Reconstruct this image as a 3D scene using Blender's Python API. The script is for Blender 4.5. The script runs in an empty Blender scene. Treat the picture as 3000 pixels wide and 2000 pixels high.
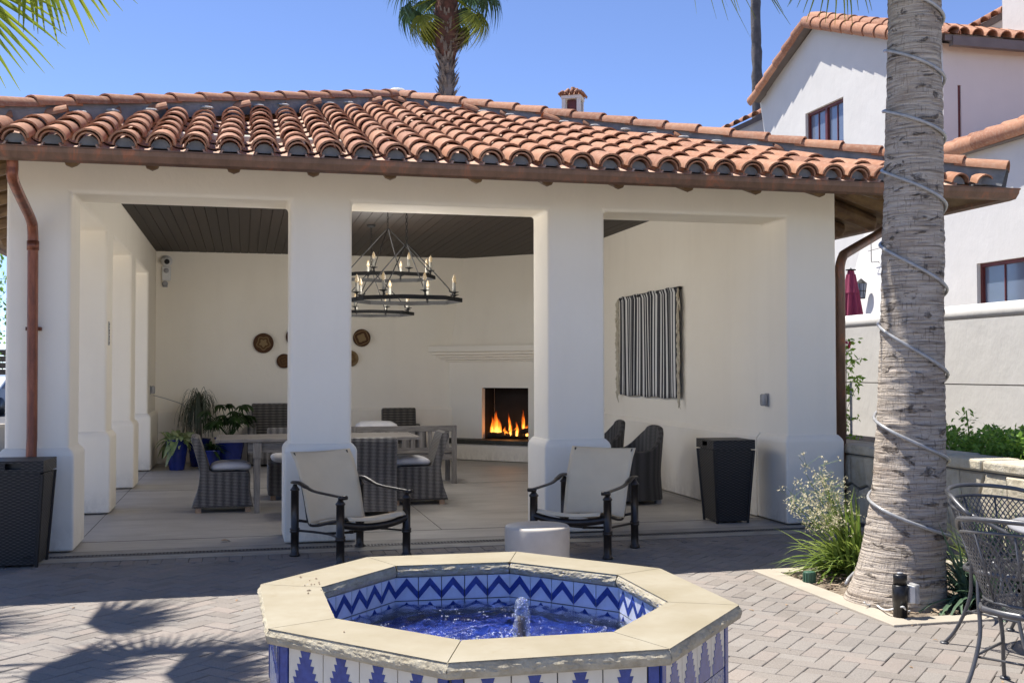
import bpy, bmesh, math, random
from mathutils import Vector, Matrix, noise
sc = bpy.context.scene
col = sc.collection
rnd = random.Random(7)
PI = math.pi

# ------------------------------------------------------------ camera
cam_d = bpy.data.cameras.new('camera'); cam = bpy.data.objects.new('camera', cam_d); col.objects.link(cam)
cam_d.sensor_width = 36.0; cam_d.lens = 38.578; cam_d.clip_start = 0.1; cam_d.clip_end = 3000
yaw, pitch, roll = 0.23907, 0.02678, 0.0016
R0 = Vector((math.cos(yaw), -math.sin(yaw), 0))
F0 = Vector((math.sin(yaw) * math.cos(pitch), math.cos(yaw) * math.cos(pitch), math.sin(pitch)))
U0 = R0.cross(F0)
Rr = R0 * math.cos(roll) - U0 * math.sin(roll); Ur = R0 * math.sin(roll) + U0 * math.cos(roll)
M = Matrix((Rr, Ur, -F0)).transposed().to_4x4(); M.translation = Vector((0, -10.108, 1.55))
cam.matrix_world = M
sc.camera = cam

# ------------------------------------------------------------ sky, sun, exposure
SUN = Vector((-0.35, 0.316, 1.0)).normalized()
elev = math.asin(SUN.z); azim = math.atan2(SUN.x, SUN.y)
W = bpy.data.worlds.new('World'); sc.world = W; W.use_nodes = True
wn = W.node_tree; bg = wn.nodes['Background']
sky = wn.nodes.new('ShaderNodeTexSky'); sky.sky_type = 'NISHITA'; sky.sun_disc = False
sky.sun_elevation = elev; sky.sun_rotation = azim % (2 * PI)
sky.altitude = 500; sky.air_density = 0.55; sky.dust_density = 0.0; sky.ozone_density = 8.0
tint = wn.nodes.new('ShaderNodeMix'); tint.data_type = 'RGBA'; tint.blend_type = 'MULTIPLY'; tint.inputs[0].default_value = 1.0
tint.inputs[7].default_value = (0.485, 0.405, 0.39, 1.0)      # deeper, slightly violet blue, as in the photograph
wn.links.new(sky.outputs[0], tint.inputs[6]); wn.links.new(tint.outputs[2], bg.inputs[0]); bg.inputs[1].default_value = 0.15
sun_d = bpy.data.lights.new('sun', 'SUN'); sun = bpy.data.objects.new('sun', sun_d); col.objects.link(sun)
sun_d.energy = 2.0; sun_d.angle = math.radians(0.55); sun_d.color = (1.0, 0.95, 0.87)
sun.rotation_euler = SUN.to_track_quat('Z', 'Y').to_euler(); sun.location = (0, 0, 30)
sc.view_settings.view_transform = 'Standard'; sc.view_settings.look = 'None'
sc.view_settings.exposure = 2.12; sc.view_settings.gamma = 1.0
sc.view_settings.use_curve_mapping = False
sc.cycles.max_bounces = 10; sc.cycles.diffuse_bounces = 8; sc.cycles.transparent_max_bounces = 12

# ------------------------------------------------------------ materials
def S(h):
    h = h.lstrip('#'); v = [int(h[i:i+2], 16) / 255 for i in (0, 2, 4)]
    return tuple((c / 12.92 if c <= 0.04045 else ((c + 0.055) / 1.055) ** 2.4) for c in v)
def c4(c): return (c[0], c[1], c[2], 1.0)
class NT:
    def __init__(s, name):
        s.m = bpy.data.materials.new(name); s.m.use_nodes = True; s.t = s.m.node_tree
        s.b = s.t.nodes['Principled BSDF']
    def n(s, typ, **k):
        x = s.t.nodes.new(typ)
        for a, v in k.items(): setattr(x, a, v)
        return x
    def l(s, a, b): s.t.links.new(a, b)
    def co(s, kind='Object', scale=(1, 1, 1)):
        tc = s.n('ShaderNodeTexCoord'); mp = s.n('ShaderNodeMapping'); mp.inputs['Scale'].default_value = scale
        s.l(tc.outputs[kind], mp.inputs[0]); return mp.outputs[0]
    def world(s, scale=(1, 1, 1)):
        g = s.n('ShaderNodeNewGeometry'); mp = s.n('ShaderNodeMapping'); mp.inputs['Scale'].default_value = scale
        s.l(g.outputs['Position'], mp.inputs[0]); return mp.outputs[0]
    def noise(s, co, scale, detail=4, rough=.55, dist=0):
        x = s.n('ShaderNodeTexNoise'); x.inputs['Scale'].default_value = scale; x.inputs['Detail'].default_value = detail
        x.inputs['Roughness'].default_value = rough; x.inputs['Distortion'].default_value = dist
        s.l(co, x.inputs['Vector']); return x.outputs['Fac']
    def ramp(s, fac, stops):
        r = s.n('ShaderNodeValToRGB'); e = r.color_ramp.elements
        while len(e) < len(stops): e.new(0.5)
        for i, (p, c) in enumerate(stops):
            e[i].position = p; e[i].color = c4(c) if len(c) == 3 else c
        s.l(fac, r.inputs[0]); return r.outputs[0]
    def math(s, op, a, b=None, c=None):
        x = s.n('ShaderNodeMath', operation=op)
        for i, v in enumerate((a, b, c)):
            if v is None: continue
            if isinstance(v, (int, float)): x.inputs[i].default_value = v
            else: s.l(v, x.inputs[i])
        return x.outputs[0]
    def mix(s, fac, a, b, blend='MIX'):
        x = s.n('ShaderNodeMix', data_type='RGBA', blend_type=blend)
        for idx, v in ((0, fac), (6, a), (7, b)):
            if isinstance(v, (int, float)): x.inputs[idx].default_value = v
            elif isinstance(v, tuple): x.inputs[idx].default_value = c4(v)
            else: s.l(v, x.inputs[idx])
        return x.outputs[2]
    def bump(s, h, strength=.3, dist=.01, prev=None):
        x = s.n('ShaderNodeBump'); x.inputs['Strength'].default_value = strength; x.inputs['Distance'].default_value = dist
        s.l(h, x.inputs['Height'])
        if prev is not None: s.l(prev, x.inputs['Normal'])
        return x.outputs[0]
    def set(s, color=None, rough=None, metal=None, normal=None, spec=None):
        def put(nm, v):
            if v is None: return
            if isinstance(v, (int, float)): s.b.inputs[nm].default_value = v
            elif isinstance(v, tuple): s.b.inputs[nm].default_value = c4(v)
            else: s.l(v, s.b.inputs[nm])
        put('Base Color', color); put('Roughness', rough); put('Metallic', metal); put('Specular IOR Level', spec)
        if normal is not None: s.l(normal, s.b.inputs['Normal'])
        return s.m
    def rand(s):
        o = s.n('ShaderNodeObjectInfo'); g = s.n('ShaderNodeNewGeometry')
        return s.math('FRACT', s.math('ADD', o.outputs['Random'], g.outputs['Random Per Island']))

def pm(name, c1, c2=None, scale=6, rough=.6, bump=.15, bscale=60, metal=0, bdist=.004, world=False, detail=5, lo=.35, hi=.65, spec=.5):
    t = NT(name); co = t.world() if world else t.co()
    c2 = c2 or tuple(x * .8 for x in c1)
    c = t.ramp(t.noise(co, scale, detail), [(lo, c2), (hi, c1)])
    nm = t.bump(t.noise(co, bscale, 3), bump, bdist) if bump else None
    return t.set(c, rough, metal, nm, spec)
Mt = {}
def stucco(name, col1, col2):
    t = NT(name); w = t.world()
    c = t.ramp(t.noise(w, .9, 6, .6), [(.3, col2), (.7, col1)])
    st = t.noise(t.world((3, 3, .35)), 1.6, 5)
    c = t.mix(t.math('MULTIPLY', t.math('SUBTRACT', 1, t.ramp(st, [(.25, (0, 0, 0)), (.5, (1, 1, 1))])), .05), c, (.42, .39, .33))
    spot = t.ramp(t.noise(w, 9, 6, .7), [(.70, (0, 0, 0)), (.78, (1, 1, 1))])
    c = t.mix(t.math('MULTIPLY', spot, .10), c, (.45, .42, .37))
    sz = t.n('ShaderNodeSeparateXYZ'); t.l(w, sz.inputs[0])
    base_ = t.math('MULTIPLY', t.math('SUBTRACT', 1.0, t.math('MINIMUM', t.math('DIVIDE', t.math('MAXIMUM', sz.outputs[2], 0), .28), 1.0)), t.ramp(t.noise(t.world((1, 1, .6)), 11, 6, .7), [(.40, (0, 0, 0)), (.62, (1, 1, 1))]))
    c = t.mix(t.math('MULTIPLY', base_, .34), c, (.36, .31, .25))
    pass
    pass
    b = t.bump(t.noise(t.world((1, 1, .7)), 2.6, 4, .6), .45, .03); b = t.bump(t.noise(w, 14, 4, .6), .22, .006, b); b = t.bump(t.noise(w, 120, 2), .18, .002, b)
    return t.set(c, .85, 0, b, .25)
Mt['stucco'] = stucco('stucco_warm_white', (.90, .84, .725), (.865, .80, .685))
Mt['stucco2'] = stucco('stucco_house_white', (.63, .615, .585), (.59, .575, .545))
Mt['concrete'] = None
t = NT('slab_concrete'); w = t.world()
c = t.ramp(t.noise(t.world((.5, 1.6, 1)), 1.4, 7, .62, .6), [(.25, (.33, .31, .28)), (.5, (.43, .405, .37)), (.75, (.49, .465, .43))])
c = t.mix(t.math('MULTIPLY', t.ramp(t.noise(t.world((.6, 3, 1)), 2.2, 6, .65, 1.2), [(.5, (0, 0, 0)), (.62, (1, 1, 1))]), .35), c, (.29, .275, .25))
Mt['concrete'] = t.set(c, t.math('ADD', t.math('MULTIPLY', t.noise(w, 3), .3), .35), 0, t.bump(t.noise(w, 35, 4), .12, .003), .4)
Mt['band_concrete'] = pm('border_concrete', (.40, .375, .33), (.29, .27, .235), 3, .8, .2, 70, world=True)
Mt['kerb'] = pm('kerb_concrete', (.42, .37, .30), (.35, .31, .25), 2.5, .85, .25, 90, world=True)
Mt['joint'] = pm('joint_dark', (.10, .092, .082), None, 10, .9, 0)
t = NT('paver_stone'); w = t.world(); r = t.rand()
c = t.ramp(r, [(0, (.17, .147, .128)), (.3, (.245, .218, .195)), (.5, (.28, .228, .198)), (.7, (.205, .186, .17)), (1, (.265, .243, .22))])
c = t.mix(t.ramp(t.noise(w, 260, 2), [(.56, (0, 0, 0)), (.72, (1, 1, 1))]), c, (.50, .47, .43))
c = t.mix(.45, c, t.ramp(t.noise(w, 1.3, 5), [(.3, (.19, .172, .157)), (.7, (.30, .27, .242))]))
c = t.mix(t.math('MULTIPLY', t.ramp(t.noise(w, 90, 3), [(.3, (1, 1, 1)), (.45, (0, 0, 0))]), .4), c, (.12, .11, .10))
Mt['paver'] = t.set(c, .85, 0, t.bump(t.noise(w, 110, 4), .5, .004), .25)
def terracotta(name, k=1):
    t = NT(name); w = t.world(); r = t.rand()
    c = t.ramp(r, [(0, (.24 * k, .105 * k, .06 * k)), (.25, (.34 * k, .155 * k, .085 * k)), (.5, (.41 * k, .205 * k, .12 * k)), (.8, (.30 * k, .14 * k, .085 * k)), (1, (.38 * k, .17 * k, .09 * k))])
    c = t.mix(t.math('MULTIPLY', t.ramp(t.noise(w, 22, 5, .7), [(.46, (0, 0, 0)), (.68, (1, 1, 1))]), .4), c, (.52, .38, .28))
    c = t.mix(t.math('MULTIPLY', t.ramp(t.noise(w, 6, 5, .7), [(.5, (0, 0, 0)), (.75, (1, 1, 1))]), .4), c, (.22, .10, .065))
    return t.set(c, .8, 0, t.bump(t.noise(t.world((1, .35, 1)), 130, 3), .35, .003), .3)
Mt['tile'] = terracotta('terracotta_tile')
Mt['pan'] = pm('terracotta_pan', (.55, .40, .32), (.38, .22, .15), 9, .85, .2, 90, world=True)
Mt['mortar'] = pm('grey_roof_mortar', (.24, .24, .24), (.16, .162, .165), 7, .85, .35, 40, world=True, bdist=.01)
Mt['mortar_white'] = pm('white_cement', (.62, .60, .57), (.45, .44, .42), 20, .9, .5, 40, bdist=.01)
t = NT('copper_gutter'); w = t.world((1, 1, .4))
c = t.ramp(t.noise(w, 9, 6, .7, .6), [(.35, (.115, .066, .042)), (.55, (.17, .095, .062)), (.66, (.27, .105, .055)), (.8, (.38, .19, .11))])
Mt['copper'] = t.set(c, .45, .35, t.bump(t.noise(w, 25, 3), .05, .003), .5)
t = NT('copper_pipe'); w = t.world((1, 1, .25))
c = t.ramp(t.noise(w, 12, 6, .7), [(.3, (.075, .035, .025)), (.5, (.20, .065, .035)), (.75, (.33, .12, .06))])
Mt['copper_pipe'] = t.set(c, .42, .45, None, .5)
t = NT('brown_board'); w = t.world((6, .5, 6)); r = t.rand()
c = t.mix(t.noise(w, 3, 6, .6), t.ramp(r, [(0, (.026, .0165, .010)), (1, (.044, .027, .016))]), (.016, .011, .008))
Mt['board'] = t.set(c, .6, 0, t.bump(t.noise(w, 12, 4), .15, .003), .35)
Mt['eave_wood'] = pm('eave_timber', (.22, .14, .065), (.10, .055, .028), 5, .7, .3, 30, world=True)
def metal(name, c, rough=.4, m=.3): return pm(name, c, tuple(x * .7 for x in c), 12, rough, .05, 90, m)
Mt['iron'] = metal('black_iron', (.008, .0075, .0075), .75, 0)
t = NT('bronze_frame'); c = t.ramp(t.noise(t.co(), 8, 4), [(.35, (.028, .022, .018)), (.7, (.055, .044, .036))])
Mt['bronze'] = t.set(c, .32, .45, None, .6)
Mt['wire'] = metal('charcoal_wire', (.12, .12, .125), .38, .3)
Mt['sling'] = pm('sling_fabric', (.76, .625, .43), (.71, .58, .395), 4, .8, .25, 500, bdist=.001)
Mt['cushion'] = pm('white_cushion', (.72, .70, .70), (.60, .59, .60), 5, .9, .3, 30, bdist=.01)
t = NT('grey_teak'); w = t.co('Object', (1.2, 14, 14)); c = t.ramp(t.noise(w, 4, 6, .65), [(.3, (.13, .115, .10)), (.7, (.33, .30, .265))])
Mt['teak'] = t.set(c, .75, 0, t.bump(t.noise(w, 9, 4), .25, .003), .3)
t = NT('grey_teak_upright'); w = t.co('Object', (14, 14, 1.2)); c = t.ramp(t.noise(w, 4, 6, .65), [(.3, (.14, .125, .11)), (.7, (.33, .30, .265))])
Mt['teak_v'] = t.set(c, .75, 0, t.bump(t.noise(w, 9, 4), .25, .003), .3)
Mt['pale_wood'] = pm('pale_wood_foot', (.50, .33, .20), (.40, .25, .15), 20, .6, .1)
def weave(name, dark, light, su, sv, brick=False, h=.006):
    t = NT(name); tc = t.n('ShaderNodeTexCoord'); sp = t.n('ShaderNodeSeparateXYZ'); t.l(tc.outputs['UV'], sp.inputs[0])
    u = t.math('ADD', sp.outputs[0], t.math('MULTIPLY', t.noise(tc.outputs['UV'], 9, 2), .006))
    v = t.math('ADD', sp.outputs[1], t.math('MULTIPLY', t.noise(tc.outputs['UV'], 7, 2), .004))
    row = t.math('FLOOR', t.math('DIVIDE', v, sv))
    fv = t.math('ABSOLUTE', t.math('SINE', t.math('MULTIPLY', v, PI / sv)))
    uu = t.math('ADD', t.math('DIVIDE', u, su), t.math('MULTIPLY', row, 1.0 if brick else 2.0))
    fu = t.math('ADD', t.math('MULTIPLY', t.math('SINE', t.math('MULTIPLY', uu, PI)), .5), .5)
    hh = t.math('MULTIPLY', t.math('POWER', fv, .6), t.math('ADD', t.math('MULTIPLY', fu, .35 if not brick else .75), .65 if not brick else .25))
    n = t.noise(tc.outputs['UV'], 60, 2)
    c = t.ramp(t.math('ADD', hh, t.math('MULTIPLY', t.math('SUBTRACT', n, .5), .35)), [(.15, tuple(x * .25 for x in dark)), (.5, dark), (.95, light)])  # colour follows weave height: gap shade and strand highlights painted in
    return t.set(c, .5, 0, t.bump(hh, .9, h), .45)
Mt['wicker'] = weave('grey_wicker', (.050, .046, .043), (.27, .25, .235), .042, .016)
Mt['wicker_b'] = weave('black_wicker', (.022, .019, .017), (.060, .053, .047), .030, .014, True, h=.003)
Mt['wicker_k'] = weave('dark_wicker_armchair', (.025, .024, .025), (.12, .117, .118), .042, .016)
Mt['wicker_s'] = weave('seagrass_back', (.045, .038, .030), (.115, .10, .08), .055, .045, h=.01)
def glaze(name, c, rough=.15): return pm(name, c, tuple(x * .9 for x in c), 25, rough, .03, 120)
t = NT('blue_glaze'); c = t.ramp(t.noise(t.world(), 30, 5, .6), [(.3, (.022, .042, .20)), (.7, (.042, .075, .31))])
Mt['blue'] = t.set(c, .2, 0, t.bump(t.noise(t.world(), 60, 3), .1, .002), .5)
Mt['white_tile'] = glaze('white_glaze', (.66, .70, .78), .12)
Mt['cream_tile'] = pm('cream_glaze', (.70, .66, .56), (.63, .59, .50), 8, .3, .06, 60)
Mt['grout'] = pm('dark_grout', (.16, .16, .165), (.10, .10, .11), 30, .9, .2, 90)
Mt['pot_blue'] = pm('blue_pot', (.012, .025, .17), (.010, .02, .13), 8, .22, .02)
t = NT('coping_limestone'); w = t.world()
c = t.ramp(t.noise(w, 2.2, 7, .62), [(.3, (.265, .225, .145)), (.55, (.315, .275, .195)), (.75, (.36, .325, .245))])
c = t.mix(t.math('MULTIPLY', t.ramp(t.noise(w, 5, 6, .7, .8), [(.55, (0, 0, 0)), (.72, (1, 1, 1))]), .35), c, (.24, .19, .105))
c = t.mix(t.math('MULTIPLY', t.ramp(t.noise(w, 220, 2), [(.62, (0, 0, 0)), (.68, (1, 1, 1))]), .35), c, (.33, .28, .20))
Mt['coping'] = t.set(c, .7, 0, t.bump(t.noise(w, 60, 4), .12, .003), .35)
t = NT('coping_rough_edge'); w = t.world()
c = t.ramp(t.noise(w, 14, 6, .7), [(.3, (.36, .31, .22)), (.7, (.56, .51, .39))])
Mt['coping_edge'] = t.set(c, .95, 0, t.bump(t.noise(w, 75, 5, .7), .9, .012), .2)
t = NT('wall_stone'); w = t.world(); r = t.rand()
c = t.ramp(r, [(0, (.40, .34, .23)), (.4, (.55, .49, .37)), (.7, (.47, .42, .33)), (1, (.62, .57, .46))])
c = t.mix(.5, c, t.ramp(t.noise(w, 7, 7, .68), [(.3, (.33, .27, .18)), (.5, (.54, .48, .37)), (.7, (.68, .64, .54))]))
Mt['stone'] = t.set(c, .9, 0, t.bump(t.noise(w, 22, 6, .65), .8, .02), .2)
Mt['stone_mortar'] = pm('stone_wall_mortar', (.22, .21, .205), (.16, .155, .15), 15, .95, .3, 60)
t = NT('palm_bark'); tc = t.n('ShaderNodeTexCoord')
def uvmap(sc_):
    mp = t.n('ShaderNodeMapping'); mp.inputs['Scale'].default_value = sc_; t.l(tc.outputs['UV'], mp.inputs[0]); return mp.outputs[0]
rings = t.noise(uvmap((1.6, 24, 1)), 2.4, 5, .6, .35); cracks = t.noise(uvmap((34, 5, 1)), 2.2, 3, .6)
scar = t.ramp(t.noise(uvmap((5.5, 11, 1)), 1.3, 3, .6, .5), [(.59, (0, 0, 0)), (.66, (1, 1, 1))])
c = t.ramp(rings, [(.3, (.16, .13, .105)), (.45, (.38, .325, .27)), (.6, (.53, .465, .395))])
c = t.mix(t.math('MULTIPLY', t.ramp(cracks, [(.33, (1, 1, 1)), (.42, (0, 0, 0))]), .55), c, (.10, .08, .065))
c = t.mix(t.ramp(t.noise(uvmap((2, 3, 1)), 1.2, 4), [(.5, (0, 0, 0)), (.75, (.5, .5, .5))]), c, (.27, .185, .13))
c = t.mix(t.math('MULTIPLY', scar, t.math('ADD', t.math('MULTIPLY', t.noise(uvmap((40, 8, 1)), 1.5, 3), 1.2), .1)), c, (.045, .033, .027))
hb = t.math('SUBTRACT', t.math('ADD', t.math('MULTIPLY', rings, 1.0), t.math('MULTIPLY', cracks, .35)), t.math('MULTIPLY', scar, .5))
Mt['bark'] = t.set(c, .9, 0, t.bump(hb, 1.0, .035), .2)
Mt['bark_far'] = pm('far_palm_bark', (.23, .19, .16), (.10, .08, .07), 5, .9, .6, 12, bdist=.04)
Mt['bark_grey'] = pm('thin_palm_bark', (.12, .105, .10), (.07, .06, .06), 5, .9, .4, 12, bdist=.03)
def leafm(name, c1, c2, trans=.35, scale=3):
    t = NT(name); c = t.ramp(t.rand(), [(0, c2), (1, c1)]); c = t.mix(.35, c, t.ramp(t.noise(t.world(), scale, 3), [(.35, c2), (.65, c1)]))
    t.set(c, .5, 0, None, .35)
    tr = t.n('ShaderNodeBsdfTranslucent'); t.l(c, tr.inputs[0]); mx = t.n('ShaderNodeMixShader'); mx.inputs[0].default_value = trans
    t.l(t.b.outputs[0], mx.inputs[1]); t.l(tr.outputs[0], mx.inputs[2]); t.l(mx.outputs[0], t.t.nodes['Material Output'].inputs[0]); return t.m
Mt['frond'] = leafm('palm_frond_green', (.36, .40, .04), (.13, .20, .025), .5)
Mt['frond_far'] = leafm('far_frond_green', (.34, .34, .04), (.10, .14, .03), .35)
Mt['frond_dark'] = leafm('far_frond_dark', (.10, .17, .08), (.04, .085, .045), .3)
Mt['frond_dead'] = leafm('dead_frond', (.22, .155, .085), (.12, .085, .05), .2)
Mt['grass'] = leafm('strap_leaf_green', (.33, .40, .09), (.10, .19, .03), .4)
Mt['agave'] = leafm('dark_strap_leaf', (.14, .22, .13), (.045, .09, .055), .25)
Mt['hedge'] = leafm('hedge_leaf', (.34, .52, .10), (.12, .26, .04), .45)
Mt['pothos'] = leafm('variegated_leaf', (.60, .64, .34), (.10, .19, .05), .3, 14)
Mt['philo'] = leafm('philodendron_leaf', (.045, .095, .02), (.015, .04, .01), .25)
Mt['ponytail'] = leafm('thin_drooping_leaf', (.10, .12, .075), (.04, .05, .03), .2)
Mt['flower'] = leafm('seed_flower', (.66, .60, .42), (.52, .47, .32), .4)
Mt['pink'] = leafm('pink_bract', (.60, .04, .16), (.45, .02, .12), .3)
Mt['soil'] = pm('planter_soil', (.30, .24, .175), (.13, .10, .075), 14, .95, .9, 50, bdist=.03, world=True)
Mt['mulch'] = pm('bark_chip', (.42, .32, .22), (.16, .12, .085), 5, .9, .3)
Mt['white_plastic'] = pm('white_plastic', (.75, .75, .74), None, 5, .35, 0)
Mt['grey_plastic'] = pm('grey_plastic', (.35, .35, .36), (.28, .28, .29), 5, .4, 0)
Mt['black_plastic'] = pm('black_plastic', (.012, .012, .013), None, 5, .35, 0)
Mt['rope'] = pm('clear_rope_light', (.36, .36, .36), (.27, .27, .275), 20, .25, .1)
Mt['green_plastic'] = pm('green_plastic', (.05, .13, .085), None, 5, .5, 0)
Mt['hearth'] = pm('hearth_slate', (.06, .06, .046), (.03, .03, .024), 8, .6, .3, 30)
Mt['soot'] = pm('sooty_brick', (.012, .011, .010), (.005, .005, .005), 5, .9, .2, 20)
Mt['log'] = pm('charred_log', (.035, .022, .016), (.008, .006, .005), 12, .9, .6, 20, bdist=.02)
Mt['canvas'] = pm('umbrella_canvas', (.27, .035, .085), (.21, .025, .065), 3, .85, .2, 40)
Mt['window_red'] = pm('dark_red_frame', (.13, .022, .018), (.09, .016, .014), 5, .5, .05)
t = NT('window_glass'); Mt['glass'] = t.set((.14, .17, .23), .06, 0, None, .9)
Mt['curtain'] = pm('pale_curtain', (.55, .57, .60), (.45, .47, .5), 3, .9, 0)
Mt['eave_fascia'] = pm('grey_brown_fascia', (.16, .135, .125), (.13, .11, .10), 4, .6, .05)
t = NT('stool_concrete'); w = t.co()
c = t.ramp(t.noise(w, 5, 6, .6), [(.3, (.46, .41, .35)), (.7, (.56, .51, .44))])
Mt['stool'] = t.set(c, .55, 0, t.bump(t.noise(w, 40, 4), .12, .003), .4)


# ------------------------------------------------------------ geometry helpers
class MB:
    def __init__(s): s.v = []; s.f = []; s.uv = None
    def add(s, vs, fs, M=None):
        o = len(s.v)
        s.v += [tuple(M @ Vector(p)) if M is not None else tuple(p) for p in vs]
        s.f += [tuple(i + o for i in f) for f in fs]
    def box(s, x0, x1, y0, y1, z0, z1, M=None):
        s.add([(x0, y0, z0), (x1, y0, z0), (x1, y1, z0), (x0, y1, z0), (x0, y0, z1), (x1, y0, z1), (x1, y1, z1), (x0, y1, z1)],
              [(0, 3, 2, 1), (4, 5, 6, 7), (0, 1, 5, 4), (1, 2, 6, 5), (2, 3, 7, 6), (3, 0, 4, 7)], M)
    def frustum(s, a, b, M=None):   # a,b = (x0,x1,y0,y1,z)
        vs = [(a[0], a[2], a[4]), (a[1], a[2], a[4]), (a[1], a[3], a[4]), (a[0], a[3], a[4]),
              (b[0], b[2], b[4]), (b[1], b[2], b[4]), (b[1], b[3], b[4]), (b[0], b[3], b[4])]
        s.add(vs, [(0, 3, 2, 1), (4, 5, 6, 7), (0, 1, 5, 4), (1, 2, 6, 5), (2, 3, 7, 6), (3, 0, 4, 7)], M)
    def prism(s, pts, fn0, fn1):    # polygon pts 2D -> two caps
        n = len(pts); vs = [fn0(p) for p in pts] + [fn1(p) for p in pts]
        s.add(vs, [tuple(range(n))[::-1], tuple(range(n, 2 * n))] + [(i, (i + 1) % n, n + (i + 1) % n, n + i) for i in range(n)])
    def tube(s, pts, r, n=8, cap=True, flat=None, up=None):
        pts = [Vector(p) for p in pts]; k = len(pts); rs = r if isinstance(r, (list, tuple)) else [r] * k
        prev = None; rings = []
        for i in range(k):
            d = (pts[min(i + 1, k - 1)] - pts[max(i - 1, 0)]).normalized()
            if prev is None:
                a = Vector(up) if up else (Vector((0, 0, 1)) if abs(d.z) < .9 else Vector((1, 0, 0)))
                x = d.cross(a).normalized()
            else:
                x = (prev - d * prev.dot(d)).normalized()
            prev = x; y = d.cross(x)
            fl = flat or (1, 1)
            rings.append([pts[i] + (x * math.cos(2 * PI * j / n) * fl[0] + y * math.sin(2 * PI * j / n) * fl[1]) * rs[i] for j in range(n)])
        vs = [p for rg in rings for p in rg]; fs = []
        for i in range(k - 1):
            for j in range(n):
                fs.append((i * n + j, i * n + (j + 1) % n, (i + 1) * n + (j + 1) % n, (i + 1) * n + j))
        if cap: fs += [tuple(range(n))[::-1], tuple(range((k - 1) * n, k * n))]
        s.add(vs, fs)
    def lathe(s, prof, n=16, c=(0, 0, 0), M=None, cap=True):
        vs = []; fs = []
        for r, z in prof:
            vs += [(c[0] + r * math.cos(2 * PI * j / n), c[1] + r * math.sin(2 * PI * j / n), c[2] + z) for j in range(n)]
        for i in range(len(prof) - 1):
            for j in range(n): fs.append((i * n + j, i * n + (j + 1) % n, (i + 1) * n + (j + 1) % n, (i + 1) * n + j))
        if cap: fs += [tuple(range(n))[::-1], tuple(range((len(prof) - 1) * n, len(prof) * n))]
        s.add(vs, fs, M)
    def grid(s, fn, nu, nv, uvf=None, M=None):
        o = len(s.v); vs = []; 
        for j in range(nv + 1):
            for i in range(nu + 1): vs.append(fn(i / nu, j / nv))
        fs = [(j * (nu + 1) + i, j * (nu + 1) + i + 1, (j + 1) * (nu + 1) + i + 1, (j + 1) * (nu + 1) + i) for j in range(nv) for i in range(nu)]
        s.add(vs, fs, M)
        if uvf:
            if s.uv is None: s.uv = {}
            for j in range(nv + 1):
                for i in range(nu + 1): s.uv[o + j * (nu + 1) + i] = uvf(i / nu, j / nv)
    def mesh(s, name, mat=None, smooth=False):
        me = bpy.data.meshes.new(name); me.from_pydata(s.v, [], s.f); me.validate()
        if s.uv is not None:
            l = me.uv_layers.new(name='UVMap'); 
            for lp in me.loops: l.data[lp.index].uv = s.uv.get(lp.vertex_index, (0, 0))
        if mat is not None: me.materials.append(mat)
        if smooth: me.shade_smooth()
        bm = bmesh.new(); bm.from_mesh(me); bmesh.ops.recalc_face_normals(bm, faces=bm.faces); bm.to_mesh(me); bm.free()
        return me
    def build(s, name, mat, parent=None, smooth=False, bevel=0, seg=2, autos=None):
        return link(name, s.mesh(name, mat, smooth), parent, bevel, seg)
def link(name, me, parent=None, bevel=0, seg=2, loc=None, rot=None):
    o = bpy.data.objects.new(name, me); col.objects.link(o)
    if parent is not None: o.parent = parent
    if loc is not None: o.location = loc
    if rot is not None: o.rotation_euler = rot
    if bevel:
        b = o.modifiers.new('bevel', 'BEVEL'); b.width = bevel; b.segments = seg; b.limit_method = 'ANGLE'; b.angle_limit = math.radians(30)
    return o
def tag(o, label, cat, group=None):
    o['label'] = label; o['category'] = cat
    if group: o['group'] = group
    return o
def thing(name, label, cat, loc=(0, 0, 0), rz=0, group=None):
    o = bpy.data.objects.new(name, None); col.objects.link(o); o.location = loc; o.rotation_euler = (0, 0, rz)
    o.empty_display_size = .2
    return tag(o, label, cat, group)
def struct(o): o['kind'] = 'structure'; return o
def stuff(o): o['kind'] = 'stuff'; return o
kids = {}
def copy_tree(o, parent=None, label=None, loc=None, rz=None):
    c = o.copy(); col.objects.link(c)
    if parent is not None: c.parent = parent
    if label: c['label'] = label
    if loc is not None: c.location = loc
    if rz is not None: c.rotation_euler = (0, 0, rz)
    for ch in list(o.children): copy_tree(ch, c)
    return c
def smooth_path(pts, k=6):
    pts = [Vector(p) for p in pts]; out = []
    for i in range(len(pts) - 1):
        p0 = pts[max(i - 1, 0)]; p1 = pts[i]; p2 = pts[i + 1]; p3 = pts[min(i + 2, len(pts) - 1)]
        for j in range(k):
            t = j / k
            out.append(.5 * ((2 * p1) + (-p0 + p2) * t + (2 * p0 - 5 * p1 + 4 * p2 - p3) * t * t + (-p0 + 3 * p1 - 3 * p2 + p3) * t ** 3))
    out.append(pts[-1]); return out

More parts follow.
